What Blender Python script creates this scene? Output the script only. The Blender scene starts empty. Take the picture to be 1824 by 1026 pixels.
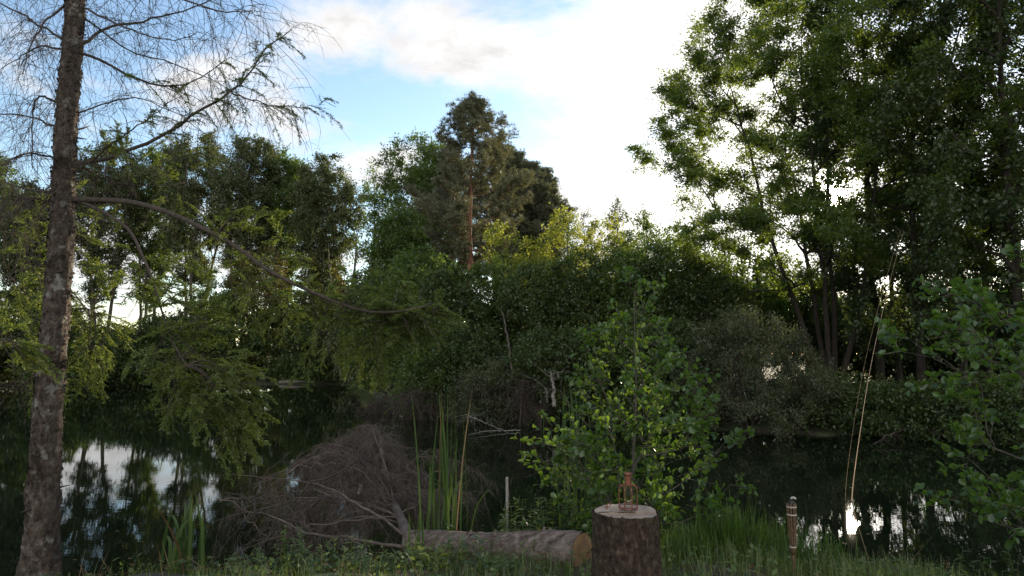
import bpy, math, numpy as np
from math import radians as R, sin, cos, tan, pi
from mathutils import Vector

# ------------------------------------------------------------------ camera, sky, sun, exposure
S = bpy.context.scene
COL = S.collection
PITCH, CAMZ, F = 5.6, 1.9, 1216.0
SUN_AZ, SUN_EL = 25.72, 12.15
cam_d = bpy.data.cameras.new('camera'); cam = bpy.data.objects.new('camera', cam_d); COL.objects.link(cam)
cam.location = (0, 0, CAMZ); cam.rotation_euler = (R(90 + PITCH), 0, 0)
cam_d.sensor_width = 36; cam_d.lens = 24.0; cam_d.clip_start = .05; cam_d.clip_end = 3000
S.camera = cam
SUNDIR = np.array([sin(R(SUN_AZ)) * cos(R(SUN_EL)), cos(R(SUN_AZ)) * cos(R(SUN_EL)), sin(R(SUN_EL))])

def build_world():
    w = bpy.data.worlds.new('World'); S.world = w; w.use_nodes = True
    nt = w.node_tree; N, L = nt.nodes, nt.links
    N.clear()
    def val(x): return x
    def m(op, a, b=None, c=None, clamp=False):
        n = N.new('ShaderNodeMath'); n.operation = op; n.use_clamp = clamp
        for i, v in enumerate((a, b, c)):
            if v is None: continue
            if isinstance(v, (int, float)): n.inputs[i].default_value = v
            else: L.new(v, n.inputs[i])
        return n.outputs[0]
    def vm(op, a, b=None):
        n = N.new('ShaderNodeVectorMath'); n.operation = op
        for i, v in enumerate((a, b)):
            if v is None: continue
            if isinstance(v, (tuple, list)): n.inputs[i].default_value = v
            else: L.new(v, n.inputs[i])
        return n
    def sstep(x, lo, hi):
        n = N.new('ShaderNodeMapRange'); n.interpolation_type = 'SMOOTHSTEP'
        L.new(x, n.inputs[0]); n.inputs[1].default_value = lo; n.inputs[2].default_value = hi
        return n.outputs[0]
    def mix(f, a, b):
        n = N.new('ShaderNodeMix'); n.data_type = 'RGBA'
        if isinstance(f, (int, float)): n.inputs[0].default_value = f
        else: L.new(f, n.inputs[0])
        for i, v in ((6, a), (7, b)):
            if isinstance(v, tuple): n.inputs[i].default_value = v
            else: L.new(v, n.inputs[i])
        return n.outputs[2]
    tc = N.new('ShaderNodeTexCoord')
    d = vm('NORMALIZE', tc.outputs['Generated']).outputs[0]
    sep = N.new('ShaderNodeSeparateXYZ'); L.new(d, sep.inputs[0])
    x, y, z = sep.outputs
    sky = N.new('ShaderNodeTexSky'); sky.sky_type = 'NISHITA'; sky.sun_disc = False
    sky.sun_elevation = R(SUN_EL); sky.sun_rotation = R(SUN_AZ); sky.air_density = 1.0; sky.dust_density = .15; sky.ozone_density = 2.0
    skyt = vm('MULTIPLY', sky.outputs[0], (1.08, 1.0, .95)); skyc = vm('SCALE', skyt.outputs[0]); skyc.inputs[3].default_value = SKY_STRENGTH
    # clouds on a flat layer overhead
    zz = m('ADD', m('MAXIMUM', z, 0.0), .16)
    comb = N.new('ShaderNodeCombineXYZ'); L.new(m('DIVIDE', x, zz), comb.inputs[0]); L.new(m('DIVIDE', y, zz), comb.inputs[1])
    comb.inputs[2].default_value = 3.7
    def noise(vec, sc, det, rough=.55, dist=0.0):
        n = N.new('ShaderNodeTexNoise'); L.new(vec, n.inputs['Vector'])
        n.inputs['Scale'].default_value = sc; n.inputs['Detail'].default_value = det
        n.inputs['Roughness'].default_value = rough; n.inputs['Distortion'].default_value = dist
        return n.outputs[0]
    n1 = noise(comb.outputs[0], 2.3, 9, .62, .3)
    n2 = noise(comb.outputs[0], 6.5, 8, .65, .2)
    az = m('ARCTAN2', x, y); el = m('ARCSINE', z)
    # where the weather is: cover by bearing (deg right of north) and height (deg)
    cover = None
    for (a0, e0, ra, re, amp) in CLOUD_BANKS:
        u = m('DIVIDE', m('SUBTRACT', az, R(a0)), R(ra)); v = m('DIVIDE', m('SUBTRACT', el, R(e0)), R(re))
        q = m('ADD', m('MULTIPLY', u, u), m('MULTIPLY', v, v))
        g = m('MULTIPLY', m('EXPONENT', m('MULTIPLY', q, -1.0)), amp)
        cover = g if cover is None else m('ADD', cover, g)
    dens0 = m('ADD', m('ADD', m('MULTIPLY', n1, 1.7), m('MULTIPLY', n2, .55)), cover)
    dens0 = m('ADD', dens0, m('MULTIPLY', m('MAXIMUM', m('MULTIPLY', y, -1.0), 0.0), .6))  # extra unseen cloud behind the camera, added to whiten the ambient light
    dens = sstep(dens0, 1.12, 1.6)
    dot = vm('DOT_PRODUCT', d, tuple(SUNDIR)).outputs['Value']
    dp = m('MAXIMUM', dot, 0.0)
    aur = m('POWER', dp, 26.0); aur2 = m('POWER', dp, 4000.0)
    # cloud brightness: white, a little grey where thick, brighter round the sun
    thick = sstep(dens0, 1.5, 2.1)
    front = m('MULTIPLY', m('MAXIMUM', m('MULTIPLY', y, -1.0), 0.0), .5)   # added fill: unseen clouds behind the camera brightened for the foreground
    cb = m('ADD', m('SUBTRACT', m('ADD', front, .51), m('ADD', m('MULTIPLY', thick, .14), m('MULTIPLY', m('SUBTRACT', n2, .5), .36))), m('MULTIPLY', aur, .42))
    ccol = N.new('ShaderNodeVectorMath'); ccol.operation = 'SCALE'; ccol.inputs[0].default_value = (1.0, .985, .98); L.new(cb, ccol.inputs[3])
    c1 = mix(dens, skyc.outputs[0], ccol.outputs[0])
    # aureole and the sun itself
    gl = m('ADD', m('MULTIPLY', aur, .35), m('MULTIPLY', aur2, 14.0))
    disc = m('MULTIPLY', sstep(dot, cos(R(.7)), cos(R(.5))), 80.0)
    gcol = N.new('ShaderNodeVectorMath'); gcol.operation = 'SCALE'; gcol.inputs[0].default_value = (1.0, .93, .8); L.new(m('ADD', gl, disc), gcol.inputs[3])
    tot = vm('ADD', c1, gcol.outputs[0])
    bg = N.new('ShaderNodeBackground'); L.new(tot.outputs[0], bg.inputs[0]); bg.inputs[1].default_value = 1.0
    out = N.new('ShaderNodeOutputWorld'); L.new(bg.outputs[0], out.inputs[0])
    w.cycles.sampling_method = 'MANUAL'; w.cycles.sample_map_resolution = 1024
SKY_STRENGTH = .15
# bearing, height, half-width, half-height (deg), amount
CLOUD_BANKS = [(-12, 25.0, 9, 2.4, .22), (3, 26, 12, 3.0, .2), (19, 13, 17, 12, .55), (18, 27, 11, 7, .3), (-26, 8, 18, 6, .3), (-9, 20.5, 8, 2.2, -.2), (-29, 28, 6, 8, -.3),
               (-12, 15.5, 7, 2.2, .3), (-24, 20, 5, 3, .28)]
build_world()
sun_d = bpy.data.lights.new('sun', 'SUN'); sun_d.energy = 4.8; sun_d.angle = R(.55); sun_d.color = (1, .83, .6)
sun = bpy.data.objects.new('sun', sun_d); COL.objects.link(sun)
sun.rotation_euler = Vector(SUNDIR).to_track_quat('Z', 'Y').to_euler()
S.view_settings.view_transform = 'Standard'; S.view_settings.look = 'None'; S.view_settings.gamma = 1; S.view_settings.exposure = 1.0
S.render.engine = 'CYCLES'
S.cycles.max_bounces = 7; S.cycles.diffuse_bounces = 3; S.cycles.glossy_bounces = 3; S.cycles.transmission_bounces = 5
S.cycles.transparent_max_bounces = 8; S.cycles.sample_clamp_indirect = 4.0; S.cycles.sample_clamp_direct = 30.0
S.cycles.caustics_reflective = False; S.cycles.caustics_refractive = False
S.cycles.use_denoising = True

# ------------------------------------------------------------------ picture-to-place helpers
CT, ST = cos(R(PITCH)), sin(R(PITCH))
def ray(px, py):
    dx, dy = (px - 912) / F, (513 - py) / F
    f = CT - dy * ST
    return dx / f, (dy * CT + ST) / f
def at(px, py, Y):
    a, b = ray(px, py); return np.array([a * Y, Y, CAMZ + b * Y])
def onz(px, py, z=0.0):
    a, b = ray(px, py); Y = (z - CAMZ) / b; return np.array([a * Y, Y, z])
def xat(px, Y): return ray(px, 628)[0] * Y
def zat(py, Y): return CAMZ + ray(912, py)[1] * Y

# ------------------------------------------------------------------ mesh helpers
def unit(v):
    v = np.asarray(v, float); n = np.linalg.norm(v, axis=-1, keepdims=True); return v / np.maximum(n, 1e-9)
class MB:
    def __init__(s): s.v, s.f, s.a, s.n = [], [], [], 0
    def add(s, verts, faces, val=None):
        verts = np.asarray(verts, float).reshape(-1, 3); faces = np.asarray(faces, np.int64)
        s.v.append(verts); s.f.append(faces + s.n); s.n += len(verts)
        s.a.append(np.broadcast_to(np.asarray(.5 if val is None else val, float), (len(faces),)))
        return s
    def build(s, name, mat, parent=None, origin=None, smooth=True):
        V = np.concatenate(s.v) if s.v else np.zeros((0, 3))
        o0 = np.array(parent.location) if parent is not None else (np.zeros(3) if origin is None else np.asarray(origin, float))
        if parent is not None and parent.parent is not None: o0 = o0 + np.array(parent.parent.location)
        V = V - o0
        me = bpy.data.meshes.new(name)
        tot = [f.shape for f in s.f]
        nf = sum(t[0] for t in tot); nl = sum(t[0] * t[1] for t in tot)
        me.vertices.add(len(V)); me.vertices.foreach_set('co', V.astype(np.float32).ravel())
        me.loops.add(nl); me.polygons.add(nf)
        me.loops.foreach_set('vertex_index', np.concatenate([f.ravel() for f in s.f]).astype(np.int32))
        cnt = np.concatenate([np.full(t[0], t[1]) for t in tot]); st = np.concatenate([[0], np.cumsum(cnt)[:-1]])
        me.polygons.foreach_set('loop_start', st.astype(np.int32))
        me.polygons.foreach_set('use_smooth', np.full(nf, smooth))
        at_ = me.attributes.new('v', 'FLOAT', 'FACE'); at_.data.foreach_set('value', np.concatenate(s.a).astype(np.float32))
        me.update(calc_edges=True); me.validate()
        me.materials.append(mat)
        o = bpy.data.objects.new(name, me); COL.objects.link(o)
        if parent is not None: o.parent = parent
        else: o.location = o0
        return o
def tag(o, label=None, cat=None, group=None, kind=None):
    for k, v in (('label', label), ('category', cat), ('group', group), ('kind', kind)):
        if v: o[k] = v
    return o
def thing(name, loc, label, cat, group=None):
    o = bpy.data.objects.new(name, None); COL.objects.link(o); o.location = tuple(float(q) for q in loc); o.empty_display_size = .2
    return tag(o, label, cat, group)

def frusta(mb, P0, P1, r0, r1, k=4, val=None):
    P0, P1 = np.asarray(P0), np.asarray(P1); E = len(P0)
    if E == 0: return
    d = unit(P1 - P0); ref = np.where(np.abs(d[:, 2:3]) > .9, np.array([[1., 0, 0]]), np.array([[0, 0, 1.]]))
    u = unit(np.cross(d, ref)); w = np.cross(d, u)
    ang = np.arange(k) * 2 * pi / k
    ring = u[:, None, :] * np.cos(ang)[None, :, None] + w[:, None, :] * np.sin(ang)[None, :, None]
    r0 = np.broadcast_to(r0, (E,)); r1 = np.broadcast_to(r1, (E,))
    V = np.concatenate([P0[:, None] + ring * r0[:, None, None], P1[:, None] + ring * r1[:, None, None]], 1).reshape(-1, 3)
    b = (np.arange(E) * 2 * k)[:, None]; i = np.arange(k)[None]; j = (np.arange(k) + 1)[None] % k
    Fq = np.stack([b + i, b + j, b + k + j, b + k + i], -1).reshape(-1, 4)
    mb.add(V, Fq, None if val is None else np.repeat(np.broadcast_to(val, (E,)), k))
def polytubes(mb, P, rad, k=3, val=None):
    """P (N,n,3) many polylines with radii (N,n)"""
    P = np.asarray(P); rad = np.broadcast_to(rad, P.shape[:2])
    N_, n = P.shape[:2]
    d = unit(np.gradient(P, axis=1)); ref = np.where(np.abs(d[:, :1, 2:3]) > .9, np.array([[[1., 0, 0]]]), np.array([[[0, 0, 1.]]]))
    u = unit(np.cross(d, np.broadcast_to(ref, d.shape))); w = np.cross(d, u)
    ang = np.arange(k) * 2 * pi / k
    ring = u[:, :, None] * np.cos(ang)[None, None, :, None] + w[:, :, None] * np.sin(ang)[None, None, :, None]
    V = (P[:, :, None] + ring * rad[:, :, None, None]).reshape(-1, 3)
    base = (np.arange(N_) * n * k)[:, None, None] + (np.arange(n - 1) * k)[None, :, None]
    i = np.arange(k)[None, None]; j = (np.arange(k) + 1)[None, None] % k
    Fq = np.stack([base + i, base + j, base + k + j, base + k + i], -1).reshape(-1, 4)
    mb.add(V, Fq, None if val is None else np.repeat(np.broadcast_to(val, (N_,)), (n - 1) * k))
def catmull(pts, n):
    P = np.asarray(pts, float); P = np.vstack([2 * P[0] - P[1], P, 2 * P[-1] - P[-2]])
    t = np.linspace(0, len(P) - 3 - 1e-6, n); i = t.astype(int); f = (t - i)[:, None]
    a, b, c, d = P[i], P[i + 1], P[i + 2], P[i + 3]
    return .5 * (2 * b + (c - a) * f + (2 * a - 5 * b + 4 * c - d) * f ** 2 + (3 * b - a - 3 * c + d) * f ** 3)
def tube(mb, pts, rad, k=10, cap=True, rough=None, val=None):
    """one good tube with parallel-carried rings; rough(theta, i) scales the radius"""
    P = np.asarray(pts, float); n = len(P); rad = np.broadcast_to(rad, (n,))
    d = unit(np.gradient(P, axis=0)); u = np.zeros_like(P)
    r0 = np.array([1., 0, 0]) if abs(d[0][0]) < .8 else np.array([0, 1., 0])
    for i in range(n):
        r0 = r0 - d[i] * (r0 @ d[i]); r0 = r0 / np.linalg.norm(r0); u[i] = r0
    w = np.cross(d, u); ang = np.arange(k) * 2 * pi / k
    sc = np.ones((n, k)) if rough is None else rough(ang[None, :], np.arange(n)[:, None])
    ring = u[:, None] * np.cos(ang)[None, :, None] + w[:, None] * np.sin(ang)[None, :, None]
    V = (P[:, None] + ring * (rad[:, None] * sc)[..., None]).reshape(-1, 3)
    b = (np.arange(n - 1) * k)[:, None]; i = np.arange(k)[None]; j = (np.arange(k) + 1)[None] % k
    mb.add(V, np.stack([b + i, b + j, b + k + j, b + k + i], -1).reshape(-1, 4), val)
    if cap:
        mb.f.append(np.array([np.arange(k)[::-1] + mb.n - n * k])); mb.a.append(np.array([.5 if val is None else val]))
        mb.f.append(np.array([np.arange(k) + mb.n - k])); mb.a.append(np.array([.5 if val is None else val]))
def leaves(mb, pos, dr, nrm, Ln, W, val, shape='kite', fold=.18):
    n = len(pos)
    if n == 0: return
    dr = unit(dr); sd = unit(np.cross(dr, nrm)); nm = np.cross(sd, dr)
    Ln = np.broadcast_to(Ln, (n,))[:, None]; W = np.broadcast_to(W, (n,))[:, None] * .5
    if shape == 'kite':
        V = np.stack([pos, pos + dr * Ln * .45 + sd * W + nm * W * fold, pos + dr * Ln, pos + dr * Ln * .45 - sd * W + nm * W * fold], 1).reshape(-1, 3)
        mb.add(V, np.arange(n * 4).reshape(n, 4), val)
    elif shape == 'round':
        o = [(.0, .0), (.15, .55), (.45, 1.), (.78, .9), (.96, .42), (1., 0.)]
        def P(t, s): return pos + dr * Ln * t + sd * W * s + nm * (W * abs(s) * fold * 1.6 - Ln * .12 * t * t)
        V = np.stack([P(t, s) for t, s in o] + [P(t, -s) for t, s in o[1:5]], 1).reshape(-1, 3)
        b = (np.arange(n) * 10)[:, None]
        mb.add(V, np.vstack([b + np.array([[0, 1, 2, 3, 4, 5]]), b + np.array([[0, 5, 9, 8, 7, 6]])]), np.concatenate([np.broadcast_to(val, (n,))] * 2))
    else:  # lance: long pointed leaf bending over
        o = [(.0, .25), (.3, 1.), (.65, .7), (1., 0.02)]
        def P(t, s): return pos + dr * Ln * t + sd * W * s + nm * (W * abs(s) * fold) - np.array([0, 0, 1.]) * Ln * .35 * t * t
        V = np.stack([P(t, s) for t, s in o] + [P(t, -s) for t, s in o], 1).reshape(-1, 3)
        b = (np.arange(n) * 8)[:, None]
        for q in range(3): mb.add(V if q == 0 else np.zeros((0, 3)), (b + np.array([[q, q + 1, q + 5, q + 4]])) - (0 if q == 0 else n * 8), val)

# ------------------------------------------------------------------ materials
def newmat(name):
    m = bpy.data.materials.new(name); m.use_nodes = True; nt = m.node_tree; nt.nodes.clear()
    return m, nt, nt.nodes, nt.links
def c4(c): return (c[0], c[1], c[2], 1.0)
def ramp(N, fac, L, stops):
    r = N.new('ShaderNodeValToRGB'); L.new(fac, r.inputs[0])
    e = r.color_ramp.elements
    while len(e) < len(stops): e.new(.5)
    for k, (p, c) in enumerate(stops): e[k].position = p; e[k].color = c4(c)
    return r.outputs[0]
def leaf_mat(name, dark, light, trans, tmix=.45, gloss=.03, rough=.45):
    """per-leaf tint: dark to light; the light through the blade is yellower"""
    m, nt, N, L = newmat(name)
    a = N.new('ShaderNodeAttribute'); a.attribute_name = 'v'
    col = ramp(N, a.outputs['Fac'], L, [(0, dark), (1, light)])
    tcol = ramp(N, a.outputs['Fac'], L, [(0, tuple(.6 * q for q in trans)), (1, trans)])
    d = N.new('ShaderNodeBsdfDiffuse'); L.new(col, d.inputs[0])
    t = N.new('ShaderNodeBsdfTranslucent'); L.new(tcol, t.inputs[0])
    g = N.new('ShaderNodeBsdfGlossy'); g.inputs['Roughness'].default_value = rough; g.inputs[0].default_value = (.8, .85, .9, 1)
    m1 = N.new('ShaderNodeMixShader'); m1.inputs[0].default_value = tmix; L.new(d.outputs[0], m1.inputs[1]); L.new(t.outputs[0], m1.inputs[2])
    m2 = N.new('ShaderNodeMixShader'); m2.inputs[0].default_value = gloss; L.new(m1.outputs[0], m2.inputs[1]); L.new(g.outputs[0], m2.inputs[2])
    o = N.new('ShaderNodeOutputMaterial'); L.new(m2.outputs[0], o.inputs[0])
    return m
def bark_mat(name, stops, scale=(14, 14, 4), rough=.9, bump=.5, patch=None, moss=None):
    m, nt, N, L = newmat(name)
    tc = N.new('ShaderNodeTexCoord'); mp = N.new('ShaderNodeMapping'); mp.inputs['Scale'].default_value = scale
    L.new(tc.outputs['Object'], mp.inputs[0])
    n = N.new('ShaderNodeTexNoise'); n.inputs['Scale'].default_value = 1.0; n.inputs['Detail'].default_value = 9; n.inputs['Roughness'].default_value = .68
    L.new(mp.outputs[0], n.inputs[0])
    col = ramp(N, n.outputs[0], L, stops)
    def over(col, colour, sc, lo, hi):
        q = N.new('ShaderNodeTexNoise'); q.inputs['Scale'].default_value = sc; q.inputs['Detail'].default_value = 6; q.inputs['Roughness'].default_value = .65
        L.new(tc.outputs['Object'], q.inputs[0])
        mr = N.new('ShaderNodeMapRange'); mr.interpolation_type = 'SMOOTHSTEP'; mr.inputs[1].default_value = lo; mr.inputs[2].default_value = hi
        L.new(q.outputs[0], mr.inputs[0])
        x = N.new('ShaderNodeMix'); x.data_type = 'RGBA'; L.new(mr.outputs[0], x.inputs[0]); L.new(col, x.inputs[6]); x.inputs[7].default_value = c4(colour)
        return x.outputs[2]
    if patch: col = over(col, *patch)
    if moss: col = over(col, *moss)
    b = N.new('ShaderNodeBsdfPrincipled'); L.new(col, b.inputs['Base Color']); b.inputs['Roughness'].default_value = rough
    b.inputs['Specular IOR Level'].default_value = .2
    if bump:
        bp = N.new('ShaderNodeBump'); bp.inputs['Strength'].default_value = bump; bp.inputs['Distance'].default_value = .02
        L.new(n.outputs[0], bp.inputs['Height']); L.new(bp.outputs[0], b.inputs['Normal'])
    o = N.new('ShaderNodeOutputMaterial'); L.new(b.outputs[0], o.inputs[0])
    return m
def plain_mat(name, col, rough=.6, metal=0.0, var=.25, sc=60):
    return bark_mat_simple(name, col, rough, metal, var, sc)
def bark_mat_simple(name, col, rough, metal, var, sc):
    m, nt, N, L = newmat(name)
    tc = N.new('ShaderNodeTexCoord'); n = N.new('ShaderNodeTexNoise'); n.inputs['Scale'].default_value = sc; n.inputs['Detail'].default_value = 5
    L.new(tc.outputs['Object'], n.inputs[0])
    cl = ramp(N, n.outputs[0], L, [(.3, tuple(q * (1 - var) for q in col)), (.7, tuple(min(1, q * (1 + var)) for q in col))])
    b = N.new('ShaderNodeBsdfPrincipled'); L.new(cl, b.inputs['Base Color']); b.inputs['Roughness'].default_value = rough; b.inputs['Metallic'].default_value = metal
    o = N.new('ShaderNodeOutputMaterial'); L.new(b.outputs[0], o.inputs[0])
    return m
M = {}
M['willow'] = leaf_mat('willow_leaf', (.05, .07, .03), (.13, .15, .065), (.17, .21, .05), .38, .03)
M['olive'] = leaf_mat('olive_leaf', (.065, .075, .022), (.16, .155, .045), (.26, .24, .05), .42, .03)
M['broad'] = leaf_mat('broad_leaf', (.035, .068, .02), (.1, .145, .035), (.2, .3, .03), .44)
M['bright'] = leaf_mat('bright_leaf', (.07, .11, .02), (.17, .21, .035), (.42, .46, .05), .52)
M['locust'] = leaf_mat('locust_leaf', (.035, .07, .018), (.1, .15, .03), (.27, .36, .035), .47)
M['birch'] = leaf_mat('birch_leaf', (.022, .042, .015), (.065, .095, .026), (.12, .17, .022), .34, .03)
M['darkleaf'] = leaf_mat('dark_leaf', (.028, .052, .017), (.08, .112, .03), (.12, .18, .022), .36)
M['greywillow'] = leaf_mat('grey_willow_leaf', (.055, .07, .034), (.12, .135, .065), (.15, .18, .045), .36, .03)
M['alder'] = leaf_mat('alder_leaf', (.028, .066, .015), (.075, .14, .022), (.21, .34, .028), .48, .04, .3)
M['needle_pine'] = leaf_mat('pine_needle', (.06, .075, .04), (.19, .185, .095), (.2, .2, .06), .3, .06)
M['needle_dark'] = leaf_mat('dark_pine_needle', (.065, .08, .042), (.18, .175, .09), (.18, .19, .05), .32, .05)
M['needle'] = leaf_mat('spruce_needle', (.052, .09, .018), (.16, .205, .035), (.32, .4, .045), .45, .04)
M['reed'] = leaf_mat('reed_blade', (.025, .055, .016), (.06, .105, .026), (.09, .15, .022), .3, .02, .4)
M['sedge'] = leaf_mat('sedge_blade', (.028, .06, .012), (.085, .145, .025), (.16, .27, .03), .42, .02)
M['deadblade'] = leaf_mat('dead_blade', (.07, .045, .025), (.22, .15, .075), (.2, .12, .05), .3, .02)
M['grass'] = leaf_mat('grass_blade', (.04, .075, .016), (.15, .2, .04), (.25, .34, .05), .42, .05)
M['weed'] = leaf_mat('weed_leaf', (.045, .085, .022), (.15, .2, .045), (.28, .38, .05), .42, .05)
M['ivy'] = leaf_mat('ivy_leaf', (.03, .06, .015), (.1, .15, .03), (.2, .28, .04), .4, .08)
M['bark_grey'] = bark_mat('grey_bark', [(.3, (.035, .03, .025)), (.55, (.10, .088, .07)), (.75, (.2, .175, .145))], (20, 20, 5))
M['bark_dark'] = bark_mat('dark_bark', [(.3, (.02, .016, .013)), (.6, (.055, .045, .035)), (.8, (.1, .085, .065))], (20, 20, 5))
M['bark_pine'] = bark_mat('pine_bark', [(.3, (.09, .045, .03)), (.55, (.26, .13, .08)), (.75, (.4, .22, .14))], (9, 9, 3))
M['bark_pale'] = bark_mat('pale_bark', [(.3, (.12, .11, .09)), (.6, (.3, .28, .24)), (.8, (.45, .42, .38))], (16, 16, 9))
M['bark_spruce'] = bark_mat('spruce_bark', [(.3, (.02, .015, .012)), (.5, (.075, .057, .045)), (.72, (.17, .14, .115))], (34, 34, 18), bump=1.0,
                            patch=((.2, .19, .165), 11.0, .54, .64), moss=((.03, .022, .016), 5.0, .5, .64))
M['dead_twig'] = bark_mat('dead_twig', [(.3, (.035, .027, .022)), (.7, (.1, .08, .065))], (30, 30, 30), bump=0)
M['brush'] = bark_mat('brown_brush', [(.3, (.05, .038, .031)), (.7, (.21, .165, .138))], (9, 9, 9), bump=0)
M['driftwood'] = bark_mat('bleached_wood', [(.3, (.11, .1, .085)), (.7, (.29, .265, .235))], (20, 20, 20), bump=.2)

# ------------------------------------------------------------------ setting: ground, water
def wob(a, *ks):
    return sum(s_ * np.sin(a * f + p) for s_, f, p in ks)
def near_edge(x):
    base = np.interp(x, [-9, -4.5, -2.6, -1.2, 0, 1.2, 2.2, 3.2, 5, 9], [5.2, 5.6, 5.8, 6.3, 6.6, 6.6, 6.3, 5.6, 5.2, 5.0])
    return base + wob(x, (.12, 2.3, .4), (.07, 5.1, 1.7), (.04, 11., 2.))
SH_PX = [-900, 0, 300, 500, 620, 660, 710, 780, 900, 1000, 1200, 1400, 1600, 1824, 2300]
SH_Y = [48, 42, 42.5, 45, 44, 34, 24, 21, 20, 18.8, 17.3, 17, 15.8, 14.5, 12.5]
def far_edge(px): return np.interp(px, SH_PX, SH_Y)
def ground_z(x, y):
    x = np.asarray(x, float); y = np.asarray(y, float)
    ye = near_edge(x); t = np.clip((y - (ye - 1.9)) / 1.9, 0, 1)
    zb = .52 * (1 - t * t * (3 - 2 * t)) + .03 * np.sin(x * 1.9 + y * 2.7) * (1 - t) + .02 * np.sin(x * 5.3 - y * 4.1) * (1 - t)
    px = 912 + F * x / np.maximum(y, .5)
    yf = far_edge(px) + wob(px, (.25, .021, 0), (.15, .05, 1))
    dist_in = np.minimum(y - ye, yf - y)
    zf = .75 * (1 - np.exp(-np.maximum(y - yf, 0) / 3.5)) + .08 * np.sin(x * .7) * np.cos(y * .6) * np.clip((y - yf) / 3, 0, 1) + np.clip(y - 70, 0, 400) * .004
    z = np.where(y < ye, zb, np.where(y > yf, zf, -np.minimum(1.2, .02 + .35 * dist_in)))
    return z
def gz(x, y): return float(ground_z(x, y))
def spaced(*segs):
    out = []
    for a, b, n in segs: out.append(np.linspace(a, b, n, endpoint=False))
    return np.concatenate(out + [[segs[-1][1]]])
def ground_mat():
    m, nt, N, L = newmat('bank_earth')
    tc = N.new('ShaderNodeTexCoord')
    def nz(s, d): 
        n = N.new('ShaderNodeTexNoise'); n.inputs['Scale'].default_value = s; n.inputs['Detail'].default_value = d; L.new(tc.outputs['Object'], n.inputs[0]); return n.outputs[0]
    a, b = nz(9, 8), nz(1.3, 5)
    earth = ramp(N, a, L, [(.3, (.018, .013, .009)), (.7, (.07, .05, .034))])
    green = ramp(N, a, L, [(.3, (.02, .034, .01)), (.7, (.07, .1, .03))])
    f = ramp(N, b, L, [(.38, (0, 0, 0)), (.6, (1, 1, 1))])
    x = N.new('ShaderNodeMix'); x.data_type = 'RGBA'; L.new(f, x.inputs[0]); L.new(earth, x.inputs[6]); L.new(green, x.inputs[7])
    p = N.new('ShaderNodeBsdfPrincipled'); L.new(x.outputs[2], p.inputs['Base Color']); p.inputs['Roughness'].default_value = .95
    bp = N.new('ShaderNodeBump'); bp.inputs['Strength'].default_value = .7; bp.inputs['Distance'].default_value = .03; L.new(a, bp.inputs['Height']); L.new(bp.outputs[0], p.inputs['Normal'])
    o = N.new('ShaderNodeOutputMaterial'); L.new(p.outputs[0], o.inputs[0]); return m
def build_ground():
    xs = spaced((-900, -120, 14), (-120, -40, 16), (-40, -8, 50), (-8, 8, 130), (8, 40, 50), (40, 120, 16), (120, 900, 14))
    ys = spaced((-80, -4, 20), (-4, 3, 14), (3, 8, 70), (8, 50, 110), (50, 120, 24), (120, 1600, 24))
    X, Y = np.meshgrid(xs, ys); Z = ground_z(X, Y)
    nx, ny = len(xs), len(ys)
    i = (np.arange(ny - 1)[:, None] * nx + np.arange(nx - 1)[None]).ravel()
    MB().add(np.stack([X, Y, Z], -1).reshape(-1, 3), np.stack([i, i + 1, i + nx + 1, i + nx], -1)).build('ground', ground_mat())['kind'] = 'structure'
build_ground()
def water_mat():
    m, nt, N, L = newmat('pond_water')
    tc = N.new('ShaderNodeTexCoord')
    def nz(scale, d, rough=.5):
        mp = N.new('ShaderNodeMapping'); mp.inputs['Scale'].default_value = scale; L.new(tc.outputs['Object'], mp.inputs[0])
        n = N.new('ShaderNodeTexNoise'); n.inputs['Scale'].default_value = 1; n.inputs['Detail'].default_value = d; n.inputs['Roughness'].default_value = rough
        L.new(mp.outputs[0], n.inputs[0]); return n.outputs[0]
    def madd(a, k, b):
        n = N.new('ShaderNodeMath'); n.operation = 'MULTIPLY_ADD'; L.new(a, n.inputs[0]); n.inputs[1].default_value = k
        if b is None: n.inputs[2].default_value = 0
        else: L.new(b, n.inputs[2])
        return n.outputs[0]
    h = madd(nz((3.0, 9.0, 1), 3), .32, madd(nz((.5, 1.1, 1), 2), .45, None))
    bp = N.new('ShaderNodeBump'); bp.inputs['Strength'].default_value = .085; bp.inputs['Distance'].default_value = .012; L.new(h, bp.inputs['Height'])
    p = N.new('ShaderNodeBsdfPrincipled'); p.inputs['Base Color'].default_value = (.006, .01, .005, 1); p.inputs['Roughness'].default_value = .007
    p.inputs['IOR'].default_value = 1.34; L.new(bp.outputs[0], p.inputs['Normal'])
    o = N.new('ShaderNodeOutputMaterial'); L.new(p.outputs[0], o.inputs[0]); return m
xs = np.array([-70, -20, 0, 20, 70.]); ys = np.array([2.5, 15, 30, 55.])
X, Y = np.meshgrid(xs, ys); i = (np.arange(3)[:, None] * 5 + np.arange(4)[None]).ravel()
MB().add(np.stack([X, Y, X * 0], -1).reshape(-1, 3), np.stack([i, i + 1, i + 6, i + 5], -1)).build('water', water_mat())['kind'] = 'structure'

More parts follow.
